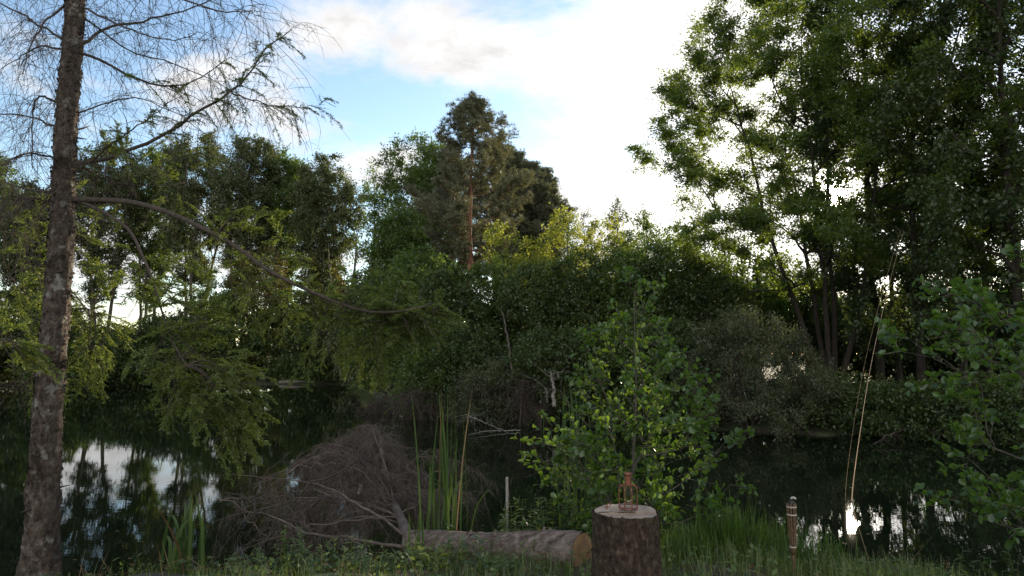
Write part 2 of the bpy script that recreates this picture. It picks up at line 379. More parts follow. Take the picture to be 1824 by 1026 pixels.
# ------------------------------------------------------------------ trees
def sun_gap(pos, rng):
    """the two openings in the right-hand crowns through which the low sun reaches the bank and the water"""
    keep = np.ones(len(pos), bool)
    for c, rad in ((np.array([0, 0, CAMZ]), .75), (np.array([0, 0, -CAMZ]), .55)):
        d = unit(pos - c) @ SUNDIR; ang = np.degrees(np.arccos(np.clip(d, -1, 1)))
        q = unit(pos - c); rt = np.array([SUNDIR[1], -SUNDIR[0], 0]); fi = np.arctan2(q[:, 2] - SUNDIR[2], (q - SUNDIR) @ rt); ang = ang / (1 + .45 * np.sin(3 * fi + 1) + .3 * np.sin(5 * fi + 2.2) + .2 * np.sin(9 * fi))
        keep &= ang > rad * (.6 + .7 * rng.random(len(pos)))
    return keep
def grow(rng, stems, C, minz, seg=.5, rise=.35, wig=.08):
    P, par = [], []
    for st in stems:
        for k, p in enumerate(st):
            par.append(-1 if k == 0 else len(P) - 1); P.append(p)
    n_stem = len(P)
    arr = np.zeros((n_stem + len(C) * 14, 3)); arr[:n_stem] = P; n = n_stem
    dst = np.array([np.min(np.linalg.norm(arr[:n_stem] - c, axis=1)) for c in C]) if len(C) else []
    tips = []
    for ci in np.argsort(dst):
        c = C[ci]; A = arr[:n]; dv = c - A; d = np.linalg.norm(dv, axis=1); hz = np.linalg.norm(dv[:, :2], axis=1)
        cost = d + 2.2 * np.maximum(0, A[:, 2] - (c[2] - rise * hz)) + 50 * (A[:, 2] < minz)
        k = int(np.argmin(cost)); a = A[k]; L = d[k]
        m = int(np.clip(L / seg, 2, 12)); up = np.array([0, 0, 1.])
        pd = unit(a - arr[par[k]]) if par[k] >= 0 else up
        b1 = a + (pd * .45 + unit(c - a) * .55) * L * .35; b2 = c - (unit(c - a) * .8 + up * .25) * L * .3
        prev = k
        for t in np.linspace(0, 1, m + 1)[1:]:
            q = a * (1 - t) ** 3 + 3 * b1 * t * (1 - t) ** 2 + 3 * b2 * t * t * (1 - t) + c * t ** 3
            if t < 1: q = q + rng.normal(size=3) * wig * L / m
            arr[n] = q; par.append(prev); prev = n; n += 1
        tips.append(prev)
    cnt = np.zeros(n); cnt[tips] += 1
    for k in range(n - 1, -1, -1):
        if par[k] >= 0: cnt[par[k]] += cnt[k]
    return arr[:n], np.array(par), cnt, n_stem, np.array(tips, int)
def envelope(rng, n, env, z0, H, mind, shell=.5, centre=None, squash=(1, 1), gaps=0):
    """env: list of (height fraction, radius m); n clump centres kept mind apart"""
    zf = np.array([e[0] for e in env]); rr = np.array([e[1] for e in env])
    out = []; tries = 0
    holes = rng.random((gaps, 3)) if gaps else None
    while len(out) < n and tries < n * 60:
        tries += 1
        f = rng.uniform(zf[0], zf[-1]); r = np.interp(f, zf, rr)
        if rng.random() > (r / rr.max()) ** 1.3 + .05: continue
        a = rng.uniform(0, 2 * pi); q = r * (rng.random() ** (.5 * (1 - shell) + .12)) * (1 + .18 * math.sin(3 * a + f * 9) + .1 * math.sin(7 * a - f * 17))
        c0 = centre(f) if centre else (0, 0)
        p = np.array([c0[0] + q * cos(a) * squash[0], c0[1] + q * sin(a) * squash[1], z0 + f * H])
        if out and np.min(np.linalg.norm(np.array(out) - p, axis=1)) < mind: continue
        out.append(p)
    return np.array(out)
def foliage(mb, tw, rng, C, axis_fn, cr, ntw, nlf, L, W, droop=.2, up=.25, out=.6, shape='kite', gap=False, flat=1.0, spread=.16, twr=.008):
    n = len(C)
    if n == 0: return
    o = unit(C - axis_fn(C)); sz = cr * rng.uniform(.65, 1.25, n)
    d = rng.normal(size=(n, ntw, 3)); d[..., 2] *= flat
    d = unit(unit(d) + out * o[:, None] + np.array([0, 0, up]))
    ln = sz[:, None] * rng.uniform(.45, 1.1, (n, ntw))
    st = C[:, None] + rng.normal(size=(n, ntw, 3)) * sz[:, None, None] * .15
    end = st + d * ln[..., None]; end[..., 2] -= droop * ln
    if tw is not None:
        s2, e2 = st.reshape(-1, 3), end.reshape(-1, 3)
        if gap:
            kk = sun_gap(e2, rng); s2, e2 = s2[kk], e2[kk]
        frusta(tw, s2, e2, twr, twr * .4, 3)
    t = rng.uniform(.12, 1.0, (n, ntw, nlf))
    pos = st[:, :, None] + d[:, :, None] * (ln[..., None] * t)[..., None]
    pos[..., 2] -= droop * ln[..., None] * t ** 2
    pos += rng.normal(size=pos.shape) * (spread * ln)[..., None, None]
    ld = d[:, :, None] * .8 + rng.normal(size=pos.shape) * .75; ld[..., 2] -= droop * 1.2
    nm = rng.normal(size=pos.shape) * .75; nm[..., 2] += 1.0
    v = np.clip(.45 * rng.random((n, 1, 1)) + .2 * rng.random((n, ntw, 1)) + .35 * rng.random((n, ntw, nlf)), 0, 1)
    pos, ld, nm, v = pos.reshape(-1, 3), ld.reshape(-1, 3), nm.reshape(-1, 3), v.reshape(-1)
    s = rng.uniform(.65, 1.2, len(pos))
    if gap:
        k = sun_gap(pos, rng); pos, ld, nm, v, s = pos[k], ld[k], nm[k], v[k], s[k]
    leaves(mb, pos, ld, nm, L * s, W * s, v, shape)
def stem_line(rng, base, top, n=14, wig=.02):
    t = np.linspace(0, 1, n)[:, None]; H = np.linalg.norm(top - base)
    off = np.cumsum(rng.normal(size=(n, 3)) * wig * H / n ** .5, 0); off[:, 2] = 0
    off -= off[:1]; return base + (top - base) * t + off * np.minimum(1, 3 * t) * .6
def tree(name, cat, label, group, seed, base, H, env, n, mind, r0, cr, ntw, nlf, L, W, leaf, bark, stems=1, spread_=.0, droop=.2, up=.25, out=.6,
         shape='kite', gap=None, minz=.25, lean=(0, 0), flat=1.0, shell=.5, squash=(1, 1), rise=.35, rtip=.012, k=5, topf=.93, ivy=0, lspread=.16, bare=0, seg=.5, along=0):
    rng = np.random.default_rng(seed); base = np.asarray(base, float)
    if gap is None: gap = shape == 'kite' and .3 < base[0] / base[1] < .65
    sts = []
    for q in range(stems):
        a = 2 * pi * (q + rng.random() * .6) / max(stems, 1); rr = spread_ * H * rng.uniform(.7, 1.2) if stems > 1 else 0
        hh = H * topf * (1 if q == 0 else rng.uniform(.72, .98))
        top = base + np.array([lean[0] * H + rr * cos(a), lean[1] * H + rr * sin(a), hh])
        ln = stem_line(rng, base + np.array([cos(a), sin(a), 0]) * (r0 * .9 if stems > 1 else 0) - np.array([0, 0, .15]), top, 16, .03)
        if stems > 1:   # stems bow outward first, then rise
            t = np.linspace(0, 1, 16); ln[:, :2] += (np.sin(t * pi) * .12 * rr)[:, None] * np.array([cos(a), sin(a)])
        sts.append(ln)
    C = envelope(rng, n, env, base[2], H, mind, shell, lambda f: (base[0] + lean[0] * H * f, base[1] + lean[1] * H * f), squash)
    P, par, cnt, ns, tips = grow(rng, sts, C, base[2] + minz * H, seg, rise)
    r = rtip * np.maximum(cnt, .6) ** .48
    nn = 16
    for q in range(stems):
        t = np.linspace(0, 1, nn); pr = r0 * (1 if stems == 1 else .8) * ((1 - t) ** .8 * .93 + .07) * (1 + .5 * np.exp(-t * 30))
        r[q * nn:(q + 1) * nn] = pr
    cap = np.ones(len(r)) * 1e9; e = np.nonzero(par >= 0)[0]
    for j in e:
        if j >= ns: r[j] = min(r[j], r[par[j]] * .85)
    root = thing(name, base, label, cat, group)
    tk = MB(); e2 = e
    if gap:
        ok = np.ones(len(P), bool); ok[e] = sun_gap(.5 * (P[e] + P[par[e]]), rng) | (r[e] > .03)
        for q in e: ok[q] &= ok[par[q]]
        e2 = e[ok[e]]
    frusta(tk, P[par[e2]], P[e2], r[par[e2]], r[e2], k)
    cw = MB()
    ax = lambda c: np.stack([base[0] + lean[0] * (c[:, 2] - base[2]), base[1] + lean[1] * (c[:, 2] - base[2]), c[:, 2] - .35 * H * .25], -1)
    C2 = C if not bare else C[rng.random(len(C)) > bare]
    if along:
        k = tips.copy(); out_ = [C2]
        for _ in range(along):
            k = par[k]; k = k[(k >= ns)]; out_.append(P[np.unique(k[cnt[k] < 4])])
        C2 = np.concatenate(out_)
    tw = MB()
    foliage(cw, tw, rng, C2, ax, cr, ntw, nlf, L, W, droop, up, out, shape, gap, flat, lspread, max(.004, rtip * .5))
    # the fine twigs belong to the wood
    tk.v += tw.v; tk.f += [f + tk.n for f in tw.f]; tk.a += tw.a; tk.n += tw.n
    tk.build('trunk', M[bark], root)
    if cw.v: cw.build('crown', M[leaf], root)
    if ivy:
        iv = MB(); m_ = ivy; ii = rng.integers(0, ns, m_); ii = ii[P[ii][:, 2] < base[2] + H * (.35 + .35 * rng.random(m_))]
        pos = P[ii] + rng.normal(size=(len(ii), 3)) * np.array([1, 1, .5]) * (r[ii][:, None] * .8 + .14)
        leaves(iv, pos, rng.normal(size=pos.shape) + np.array([0, 0, -.6]), rng.normal(size=pos.shape), .13, .12, rng.random(len(pos)))
        iv.build('ivy', M['ivy'], root)
    return root
def place(px, topy, Y):
    x = xat(px, Y); z = gz(x, Y); return np.array([x, Y, z]), zat(topy, Y) - z

# --- far left bank: a row of tall thin-stemmed trees with fan-shaped crowns
G1 = 'tall trees along the far left bank'
row = [(-70, 250, 50, 125, 'tall tree at the far left edge of the row, half out of frame'),
       (40, 330, 47, 95, 'shorter dark tree left of the spruce trunk on the far bank'),
       (175, 250, 50, 120, 'tall far tree showing just right of the spruce trunk'),
       (262, 262, 53, 105, 'slim far tree second to the right of the spruce trunk'),
       (338, 236, 50, 120, 'tall far tree with dense rounded top behind the rising spruce bough'),
       (428, 240, 49, 105, 'tallest fan-limbed far tree with a narrow pointed top'),
       (500, 268, 51, 95, 'round-topped far tree beside the end tree of the row'),
       (570, 275, 48, 105, 'airy far tree with pale forked limbs, last before the gap of bright cloud')]
for k, (px, ty, Y, wpx, lab) in enumerate(row):
    b, H = place(px, ty, Y); w = wpx * Y / F / 2
    tree('tall_tree', 'tree', lab, G1, 100 + k, b, H, [(.3, .3 * w), (.48, .6 * w), (.62, 1.0 * w), (.8, 1.1 * w), (.93, .68 * w), (1.0, .12 * w)],
         135, .66, .2, .85, 10, 18, .2, .085, 'willow' if k % 3 else 'broad', 'bark_grey', stems=3, spread_=.09, droop=.3, up=.4, out=.5, minz=.2, rise=.9, rtip=.016, shell=.3, topf=.88, along=2)
# understorey of the left bank
G2 = 'bushes at the foot of the far left trees'
und = [(-30, 560, 45, 150, 'olive', 'olive bush at the far left shore by the frame edge'),
       (105, 548, 44, 110, 'darkleaf', 'dark bush hiding the bank straight behind the spruce trunk'),
       (205, 590, 46, 100, 'darkleaf', 'low dark bush below the far tree nearest the spruce trunk'),
       (285, 575, 47, 90, 'broad', 'low green bush behind the drooping spruce limb'),
       (45, 505, 46, 110, 'darkleaf', 'dark bush on the far shore left of the spruce trunk'),
       (150, 600, 45, 110, 'broad', 'low bush on the far shore just right of the spruce trunk'),
       (235, 588, 44.5, 150, 'darkleaf', 'dark low bush overhanging the far water behind the hanging spruce bough'),
       (320, 560, 46, 140, 'darkleaf', 'rounded dark bush on the far shore behind the hanging spruce sprays'),
       (400, 500, 47, 120, 'broad', 'taller green bush on far shore right of the hanging spruce sprays'),
       (455, 440, 49, 110, 'olive', 'olive-tinged small tree under the tall row, middle height'),
       (520, 520, 47, 110, 'broad', 'mid green bush beneath the round-topped far tree'),
       (578, 450, 49, 70, 'olive', 'yellowish small tree just left of the ivy-clad stems'),
       (648, 500, 45, 80, 'greywillow', 'soft grey-green willow bush at the foot of the ivy-clad stems'),
       (590, 560, 46, 110, 'darkleaf', 'dark bush above the grassy far landing')]
for k, (px, ty, Y, wpx, lf, lab) in enumerate(und):
    Y = min(Y, float(far_edge(px)) + (.8 if ty > 540 else 2.5)); b, H = place(px, ty, Y); w = wpx * Y / F / 2 * 1.15
    tree('bush', 'bush', lab, G2, 140 + k, b, H, [(.05, .8 * w), (.3, 1.05 * w), (.6, w), (.85, .65 * w), (1, .2 * w)], 140, .36, .08, .75, 12, 16, .18, .1, lf, 'bark_dark',
         stems=4, spread_=.16, minz=.02, rise=.7, rtip=.012, droop=.3)
# ivy-clad stems
b, H = place(622, 345, 46)
tree('ivy_tree', 'tree', 'bare multi-stemmed tree wrapped in bright ivy against the cloud', None, 171, b, H, [(.45, .9), (.7, 1.7), (1, 1.2)], 40, .5, .2, .5, 4, 2, .12, .06, 'olive', 'bark_grey',
     stems=5, spread_=.13, minz=.4, rise=1.2, rtip=.012, ivy=6500, bare=.85)
b, H = place(668, 290, 47)
tree('leaning_tree', 'tree', 'slender tree with small tufted top leaning between ivy stems and dark crown', None, 172, b, H, [(.5, .7), (.8, 1.2), (1, .6)], 26, .5, .16, .75, 8, 11, .18, .08, 'broad', 'bark_grey',
     lean=(-.02, 0), minz=.4, rise=1.1)
G3 = 'broadleaf trees behind the middle thicket'
mid = [(735, 250, 45, 145, 'broad', 'tall dark round-headed broadleaf tree left of the pine'),
       (708, 385, 41, 85, 'broad', 'dense dark green tree below the round-headed broadleaf'),
       (778, 258, 47, 115, 'broad', 'narrow dark tree close behind the left side of the pine')]
for k, (px, ty, Y, wpx, lf, lab) in enumerate(mid):
    b, H = place(px, ty, Y); w = wpx * Y / F / 2
    tree('broadleaf_tree', 'tree', lab, G3, 180 + k, b, H, [(.25, .7 * w), (.5, w), (.75, 1.05 * w), (.92, .75 * w), (1, .25 * w)], 190, .48, .2, .9, 11, 16, .19, .09, lf, 'bark_dark', stems=2, spread_=.06, minz=.2, rise=.8)

# --- pines
def pine(name, label, group, seed, px, ty, Y, wpx, low, leaf, bark, r0, dense=1.0, toppy=.16):
    wpx = wpx * 1.12
    rng = np.random.default_rng(seed); b, H = place(px, ty, Y); w = wpx * Y / F / 2
    root = thing(name, b, label, 'pine', group)
    st = stem_line(rng, b - np.array([0, 0, .2]), b + np.array([0, 0, H]), 24, .012)
    zt = np.linspace(0, 1, 24); rad = r0 * (1 - zt) ** .75 + .012
    tk, cw = MB(), MB(); tube(tk, st, rad, 10)
    z = low
    while z < .985:
        nb = rng.integers(3, 6); a0 = rng.uniform(0, 2 * pi)
        prof = np.interp(z, [low, low + .12, .6, .8, .92, 1], [.6, 1.0, 1.0, .6, .26, .05])
        for q in range(nb):
            a = a0 + q * 2 * pi / nb + rng.normal() * .3; ln = w * prof * rng.uniform(.65, 1.2)
            p0 = np.array([np.interp(z, zt, st[:, c]) for c in range(3)])
            o = np.array([cos(a), sin(a), 0]); lift = rng.uniform(-.05, .25) + .5 * z * z
            t = np.linspace(0, 1, 6)[:, None]
            br = p0 + o * ln * t + np.array([0, 0, 1.]) * ln * (lift * t + .22 * t ** 2)
            rb = max(.012, .2 * np.interp(z, zt, rad)) * (1 - .75 * t[:, 0]); polytubes(tk, br[None], rb[None], 4)
            nsub = int(6 + 7 * ln)
            tt = rng.uniform(.3, 1, nsub); bp = np.stack([np.interp(tt, t[:, 0], br[:, c]) for c in range(3)], -1)
            sd = unit(o[None] * rng.uniform(.2, 1, (nsub, 1)) + rng.normal(size=(nsub, 3)) * np.array([.7, .7, .3]) + np.array([0, 0, .55 + .5 * z]))
            sl = rng.uniform(.25, .75, nsub) * (.6 + .5 * ln / max(w, .1)); se = bp + sd * sl[:, None]
            frusta(tk, bp, se, .01, .006, 3)
            # brush-like tufts at shoot tips
            nt_, nn = int(7 * dense), 15
            tp = bp[:, None] + sd[:, None] * (sl[:, None] * rng.uniform(.35, 1.05, (nsub, nt_)))[..., None] + rng.normal(size=(nsub, nt_, 3)) * .085
            tp = np.repeat(tp.reshape(-1, 3), nn, 0)
            nd = unit(rng.normal(size=tp.shape) * np.array([1, 1, .7]) + np.repeat(np.repeat(sd, nt_, 0), nn, 0) * .9 + np.array([0, 0, .35]))
            v = np.clip(np.repeat(rng.random(nsub * nt_) * .5, nn) + rng.random(len(tp)) * .5 , 0, 1)
            leaves(cw, tp, nd, rng.normal(size=tp.shape), .2 * rng.uniform(.6, 1.25, len(tp)), .021, v)
        z += rng.uniform(.034, .055) * (1.15 - .5 * z)
    if low > .3:   # dead snags below the crown
        for q in range(9):
            z = rng.uniform(.2, low); p0 = np.array([np.interp(z, zt, st[:, c]) for c in range(3)]); a = rng.uniform(0, 2 * pi); ln = rng.uniform(.4, 1.8)
            t = np.linspace(0, 1, 5)[:, None]; br = p0 + np.array([cos(a), sin(a), 0]) * ln * t + np.array([0, 0, 1.]) * (.15 * t - .35 * t * t) * ln
            polytubes(tk, br[None], .02 * (1 - .7 * t[:, 0])[None], 4)
    tk.build('trunk', M[bark], root); cw.build('crown', M[leaf], root)
pine('pine_tree', 'tall pine with orange trunk, the highest point in the middle', None, 201, 838, 182, 32, 190, .42, 'needle_pine', 'bark_pine', .17)
G4 = 'dark pines behind the orange-trunked pine'
for k, (px, ty, Y, w, lab) in enumerate([(882, 248, 43, 118, 'dark pine close behind the right shoulder of the orange-trunked pine'),
                                         (926, 274, 45, 108, 'dark pine in the middle of the stand behind the orange-trunked pine'),
                                         (968, 303, 46, 88, 'lowest dark pine at the right end of the stand'), (948, 286, 44, 80, 'narrow dark pine second from the right end of the stand'), (902, 262, 47, 90, 'dark pine deepest in the stand, its tip between two nearer ones'),
                                         (800, 270, 46, 110, 'dark pine behind the left boughs of the orange-trunked pine')]):
    pine('pine_tree', lab, G4, 210 + k, px, ty, Y, w, .36, 'needle_dark', 'bark_dark', .16, 1.0)

# --- far trees under the bright sky, right of the pines
G5 = 'distant treetops right of the pines'
for k, (px, ty, Y, wpx, lf, lab) in enumerate([(1010, 372, 58, 60, 'broad', 'distant treetop next to the dark pines'), (1050, 378, 60, 60, 'olive', 'distant thin treetop halfway from pines to the big right tree'),
        (1102, 352, 58, 55, 'willow', 'distant sparse treetop standing highest above the sunlit bushes'), (1152, 388, 57, 65, 'broad', 'distant treetop close to the left boughs of the big locust'),
        (1215, 400, 55, 80, 'broad', 'distant tree behind the lowest locust boughs'), (1290, 450, 40, 130, 'darkleaf', 'dark tree behind the locust trunk, left of it'),
        (1400, 470, 38, 130, 'darkleaf', 'dark tree glimpsed behind the locust stems'), (1345, 435, 29, 110, 'broad', 'leafy low tree in front of the dark trees behind the locust'),
        (1440, 500, 30, 120, 'darkleaf', 'leafy low tree directly behind the fork of the locust'), (1530, 520, 31, 130, 'darkleaf', 'leafy low tree behind the upright stem right of the sun'), (1620, 540, 30, 130, 'darkleaf', 'low dark tree behind the trunk of the tall birch'), (1710, 530, 29, 130, 'darkleaf', 'low dark tree behind the right alder, left half'), (1800, 520, 28, 140, 'darkleaf', 'low dark tree behind the right alder, at the picture edge')]):
    b, H = place(px, ty, Y); w = wpx * Y / F / 2
    n = 130 if ty > 490 else 80
    tree('distant_tree', 'tree', lab, G5, 230 + k, b, H, [(.02 if ty > 500 else .2, .8 * w), (.5, 1.2 * w), (.8, .85 * w), (1, .15 * w)], n, .5, .2, .8, 8, 11, .2, .1, lf, 'bark_dark', minz=.2, rise=.8)

# --- the middle thicket: sunlit small trees on top, dark alders in front
G6 = 'sunlit young trees above the middle thicket'
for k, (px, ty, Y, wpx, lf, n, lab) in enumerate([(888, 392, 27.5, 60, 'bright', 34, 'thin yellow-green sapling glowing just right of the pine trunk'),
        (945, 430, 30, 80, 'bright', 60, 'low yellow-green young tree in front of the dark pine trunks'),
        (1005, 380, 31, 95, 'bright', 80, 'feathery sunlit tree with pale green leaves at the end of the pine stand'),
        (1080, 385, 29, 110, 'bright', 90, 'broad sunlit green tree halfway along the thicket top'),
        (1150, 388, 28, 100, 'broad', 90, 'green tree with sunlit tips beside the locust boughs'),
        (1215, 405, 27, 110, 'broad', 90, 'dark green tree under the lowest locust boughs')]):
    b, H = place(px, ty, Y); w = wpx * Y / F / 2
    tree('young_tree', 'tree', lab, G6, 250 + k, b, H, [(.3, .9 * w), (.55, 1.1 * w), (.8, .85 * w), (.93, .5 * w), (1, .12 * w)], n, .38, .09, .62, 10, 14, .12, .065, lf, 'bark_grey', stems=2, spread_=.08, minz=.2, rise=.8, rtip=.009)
G7 = 'dark alders of the middle thicket'
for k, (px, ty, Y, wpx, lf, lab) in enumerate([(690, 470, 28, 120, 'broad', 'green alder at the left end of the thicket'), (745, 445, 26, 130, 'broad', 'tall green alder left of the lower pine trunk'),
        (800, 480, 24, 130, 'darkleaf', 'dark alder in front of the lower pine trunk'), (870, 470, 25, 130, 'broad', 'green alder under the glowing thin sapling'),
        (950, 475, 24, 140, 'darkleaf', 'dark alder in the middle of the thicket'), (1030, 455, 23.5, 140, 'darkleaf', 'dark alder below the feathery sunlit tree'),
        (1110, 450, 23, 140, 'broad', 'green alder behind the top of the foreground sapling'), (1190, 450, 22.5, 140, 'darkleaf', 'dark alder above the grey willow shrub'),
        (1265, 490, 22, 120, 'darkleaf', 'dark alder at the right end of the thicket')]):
    b, H = place(px, ty, Y); w = wpx * Y / F / 2
    tree('alder_tree', 'tree', lab, G7, 270 + k, b, H, [(.08, .9 * w), (.35, 1.1 * w), (.65, 1.05 * w), (.88, .7 * w), (1, .2 * w)], 130, .36, .1, .6, 11, 15, .11, .075, lf, 'bark_dark', stems=3, spread_=.1, minz=.06, rise=.7, rtip=.009, droop=.25)
G8 = 'shore bushes of the middle and right bank'
for k, (px, ty, Y, wpx, lf, lab) in enumerate([(770, 590, 21.6, 100, 'broad', 'low green bush at water edge beneath the pine'), (835, 580, 21.5, 110, 'darkleaf', 'dark shore bush left of the thin leaning trunk'),
        (960, 590, 19.8, 110, 'darkleaf', 'dark shore bush right of the thin leaning trunk'), (1040, 575, 19.2, 120, 'darkleaf', 'dark shore bush left behind the foreground sapling'),
        (1120, 560, 18.6, 120, 'broad', 'green shore bush straight behind the foreground sapling'), (1200, 580, 18.2, 110, 'darkleaf', 'dark shore bush between sapling and grey willow shrub'),
        (1450, 675, 17.8, 130, 'darkleaf', 'dark shore bush right of the grey willow shrub'), (1550, 690, 17.0, 140, 'darkleaf', 'dark shore bush behind the thin pale strands'),
        (1650, 690, 16.2, 150, 'darkleaf', 'dark shore bush left behind the right foreground alder'), (1760, 680, 15.6, 170, 'darkleaf', 'dark shore bush behind the right foreground alder')]):
    b, H = place(px, ty, Y); w = wpx * Y / F / 2
    tree('bush', 'bush', lab, G8, 300 + k, b, H, [(.02, 1.0 * w), (.3, 1.1 * w), (.65, 1.0 * w), (.9, .6 * w), (1, .2 * w)], 100, .3, .06, .48, 11, 14, .095, .055, lf, 'bark_dark', stems=4, spread_=.15, minz=.01, rise=.6, rtip=.007, droop=.35)
for (px, ty, Y, wpx, n, sd, lab) in [(1330, 562, 17.3, 240, 210, 321, 'large rounded grey-green willow shrub on the right shore'), (872, 648, 19.6, 110, 90, 322, 'small domed grey-green willow shrub at the water edge')]:
    b, H = place(px, ty, Y); w = wpx * Y / F / 2
    tree('willow_shrub', 'shrub', lab, None, sd, b, H, [(.0, .95 * w), (.35, 1.05 * w), (.65, .95 * w), (.88, .6 * w), (1, .25 * w)], n, .2, .05, .42, 13, 16, .085, .022, 'greywillow', 'bark_dark', stems=5, spread_=.18, minz=.01, rise=.6, rtip=.006, up=.6, out=.8, droop=.1)

# --- the big trees on the right
b, H = place(1480, -60, 21)
tree('locust_tree', 'tree', 'big feathery locust tree with layered sprays and the sun behind it', None, 401, b, H,
     [(.24, 3.6), (.34, 4.7), (.5, 4.8), (.62, 4.4), (.78, 4.2), (.92, 3.2), (1.0, 1.4)], 250, .72, .12, .62, 13, 26, .11, .046, 'locust', 'bark_dark', stems=5, spread_=.14, minz=.22, rise=.5, rtip=.013, flat=.3, along=3, seg=.45, shell=.45, gap=True, droop=.15, up=.1, lean=(-.05, 0))
G9 = 'tall dense trees of the right bank'
for k, (px, ty, Y, w, lf, n, lab) in enumerate([(1566, -120, 22.5, 2.3, 'birch', 105, 'tall dark tree with upright stem just right of the sun'),
        (1640, -180, 20, 2.8, 'birch', 150, 'tall drooping birch whose sprays hang from the top of the picture'),
        (1715, -100, 22, 2.6, 'darkleaf', 85, 'dense dark tree behind the right foreground alder'),
        (1815, -260, 17, 2.6, 'birch', 170, 'dark ivy-trunked tree at the right picture edge'),
        (1930, -150, 17.5, 2.6, 'darkleaf', 150, 'dense tree mostly beyond the right picture edge'),
        (1600, 250, 27, 3.2, 'darkleaf', 80, 'lower dark tree filling the gap behind the tall birch'),
        (1760, 200, 25, 3.2, 'darkleaf', 100, 'lower dark tree filling the gap behind the ivy-trunked tree')]):
    b, H = place(px, ty, Y)
    tree('tall_tree', 'tree', lab, G9, 420 + k, b, H, [(.12, .7 * w), (.3, w), (.55, 1.1 * w), (.8, w), (.93, .7 * w), (1, .3 * w)], int(n * .85), .68, .13, .6, 10, 17, .105, .07, lf, 'bark_dark', along=2,
         stems=1, minz=.15, rise=.3, rtip=.012, droop=.75 if k in (1, 3) else .35, up=0 if k in (1, 3) else .2, gap=True, ivy=1500 if k == 3 else 0, squash=(1, .9))

# ------------------------------------------------------------------ the near spruce on the left bank
def bez_sub(pts, n=14): return catmull(pts, n)
def interp_line(P, t):
    s = np.linspace(0, 1, len(P)); return np.stack([np.interp(t, s, P[:, c]) for c in range(3)], -1)
def dead_twigs(mb, rng, br, n, ln, t0=.12, down=.5, sub=5, r=.0024, curl=.6):
    """fine bare twigs along a limb, each with its own side shoots"""
    if n <= 0: return
    t = rng.uniform(t0, 1, n) ** .85; p = interp_line(br, t)
    tang = unit(interp_line(br, np.minimum(t + .03, 1)) - interp_line(br, np.maximum(t - .03, 0)))
    d = unit(tang * rng.uniform(.2, 1, (n, 1)) + rng.normal(size=(n, 3)) * .95 + np.array([0, 0, -down * .5]))
    L = ln * rng.uniform(.35, 1.2, n); m = 7; u = np.linspace(0, 1, m)
    side = rng.normal(size=(n, 3)) * .25
    P = p[:, None] + d[:, None] * (L[:, None] * u)[..., None] + side[:, None] * (L[:, None] * u ** 2)[..., None]
    P[..., 2] -= down * L[:, None] * u ** 2
    P += np.cumsum(rng.normal(size=P.shape) * .032, 1) * L[:, None, None]
    polytubes(mb, P, r * (1 - .6 * u)[None] * rng.uniform(.7, 1.3, (n, 1)), 3)
    k = n * sub; ii = rng.integers(0, n, k); uu = rng.uniform(.15, 1, k); j = (uu * (m - 1)).astype(int).clip(0, m - 2); fr = (uu * (m - 1) - j)[:, None]
    q = P[ii, j] * (1 - fr) + P[ii, j + 1] * fr; dd = unit(unit(P[ii, j + 1] - P[ii, j]) * .7 + rng.normal(size=(k, 3)) * .85 + np.array([0, 0, -.25 * down]))
    l2 = L[ii] * rng.uniform(.12, .45, k); u2 = np.linspace(0, 1, 4)
    Q = q[:, None] + dd[:, None] * (l2[:, None] * u2)[..., None]; Q[..., 2] -= curl * .5 * l2[:, None] * u2 ** 2
    polytubes(mb, Q, r * .6 * (1 - .5 * u2)[None], 3)
    return P
def needle_sprays(nb, wb, rng, P, D, ln, nsub, per=34, L=.021, W=.0042, hang=.3):
    """flat sprays: a shoot with side shoots, each set with needles. P, D (N,3), ln (N)"""
    n = len(P); u = np.linspace(0, 1, 6)
    D = unit(D); sd = unit(np.cross(D, np.array([0, 0, 1.]) + rng.normal(size=(n, 3)) * .3))
    ax = P[:, None] + D[:, None] * (ln[:, None] * u)[..., None]; ax[..., 2] -= hang * ln[:, None] * u ** 2
    polytubes(wb, ax, .003 * (1 - .6 * u)[None], 3)
    t = (np.arange(nsub) + .6) / nsub; t = np.broadcast_to(t, (n, nsub)) + rng.normal(size=(n, nsub)) * .04; t = t.clip(.05, .98)
    j = (t * 5).astype(int).clip(0, 4); fr = (t * 5 - j)[..., None]; ii = np.arange(n)[:, None]
    q = ax[ii, j] * (1 - fr) + ax[ii, j + 1] * fr; tg = unit(ax[ii, j + 1] - ax[ii, j])
    sg = np.where(np.arange(nsub) % 2 == 0, 1., -1.)[None, :, None]
    dd = unit(tg * .75 + sd[:, None] * sg * .7 + rng.normal(size=q.shape) * .15); l2 = ln[:, None] * (.5 - .3 * t) * rng.uniform(.6, 1.2, t.shape)
    e = q + dd * l2[..., None]; e[..., 2] -= hang * .5 * l2
    frusta(wb, q.reshape(-1, 3), e.reshape(-1, 3), .0018, .001, 3)
    A = np.concatenate([q.reshape(-1, 3), ax[:, :-1].reshape(-1, 3)]); B = np.concatenate([e.reshape(-1, 3), ax[:, 1:].reshape(-1, 3)])
    k = len(A); tt = rng.random((k, per)); pos = A[:, None] + (B - A)[:, None] * tt[..., None]
    sd2 = unit(np.cross(B - A, rng.normal(size=(k, 3)) * .35 + np.array([0, 0, 1.])))
    nd = (unit(B - A)[:, None] * .8 + sd2[:, None] * np.where(rng.random((k, per)) < .5, 1, -1)[..., None] + rng.normal(size=(k, per, 3)) * .35)
    v = np.clip(.5 * np.repeat(rng.random(k), per) + .5 * rng.random(k * per), 0, 1)
    leaves(nb, pos.reshape(-1, 3), nd.reshape(-1, 3), rng.normal(size=(k * per, 3)) + np.array([0, 0, .8]), L * rng.uniform(.7, 1.15, k * per), W, v)

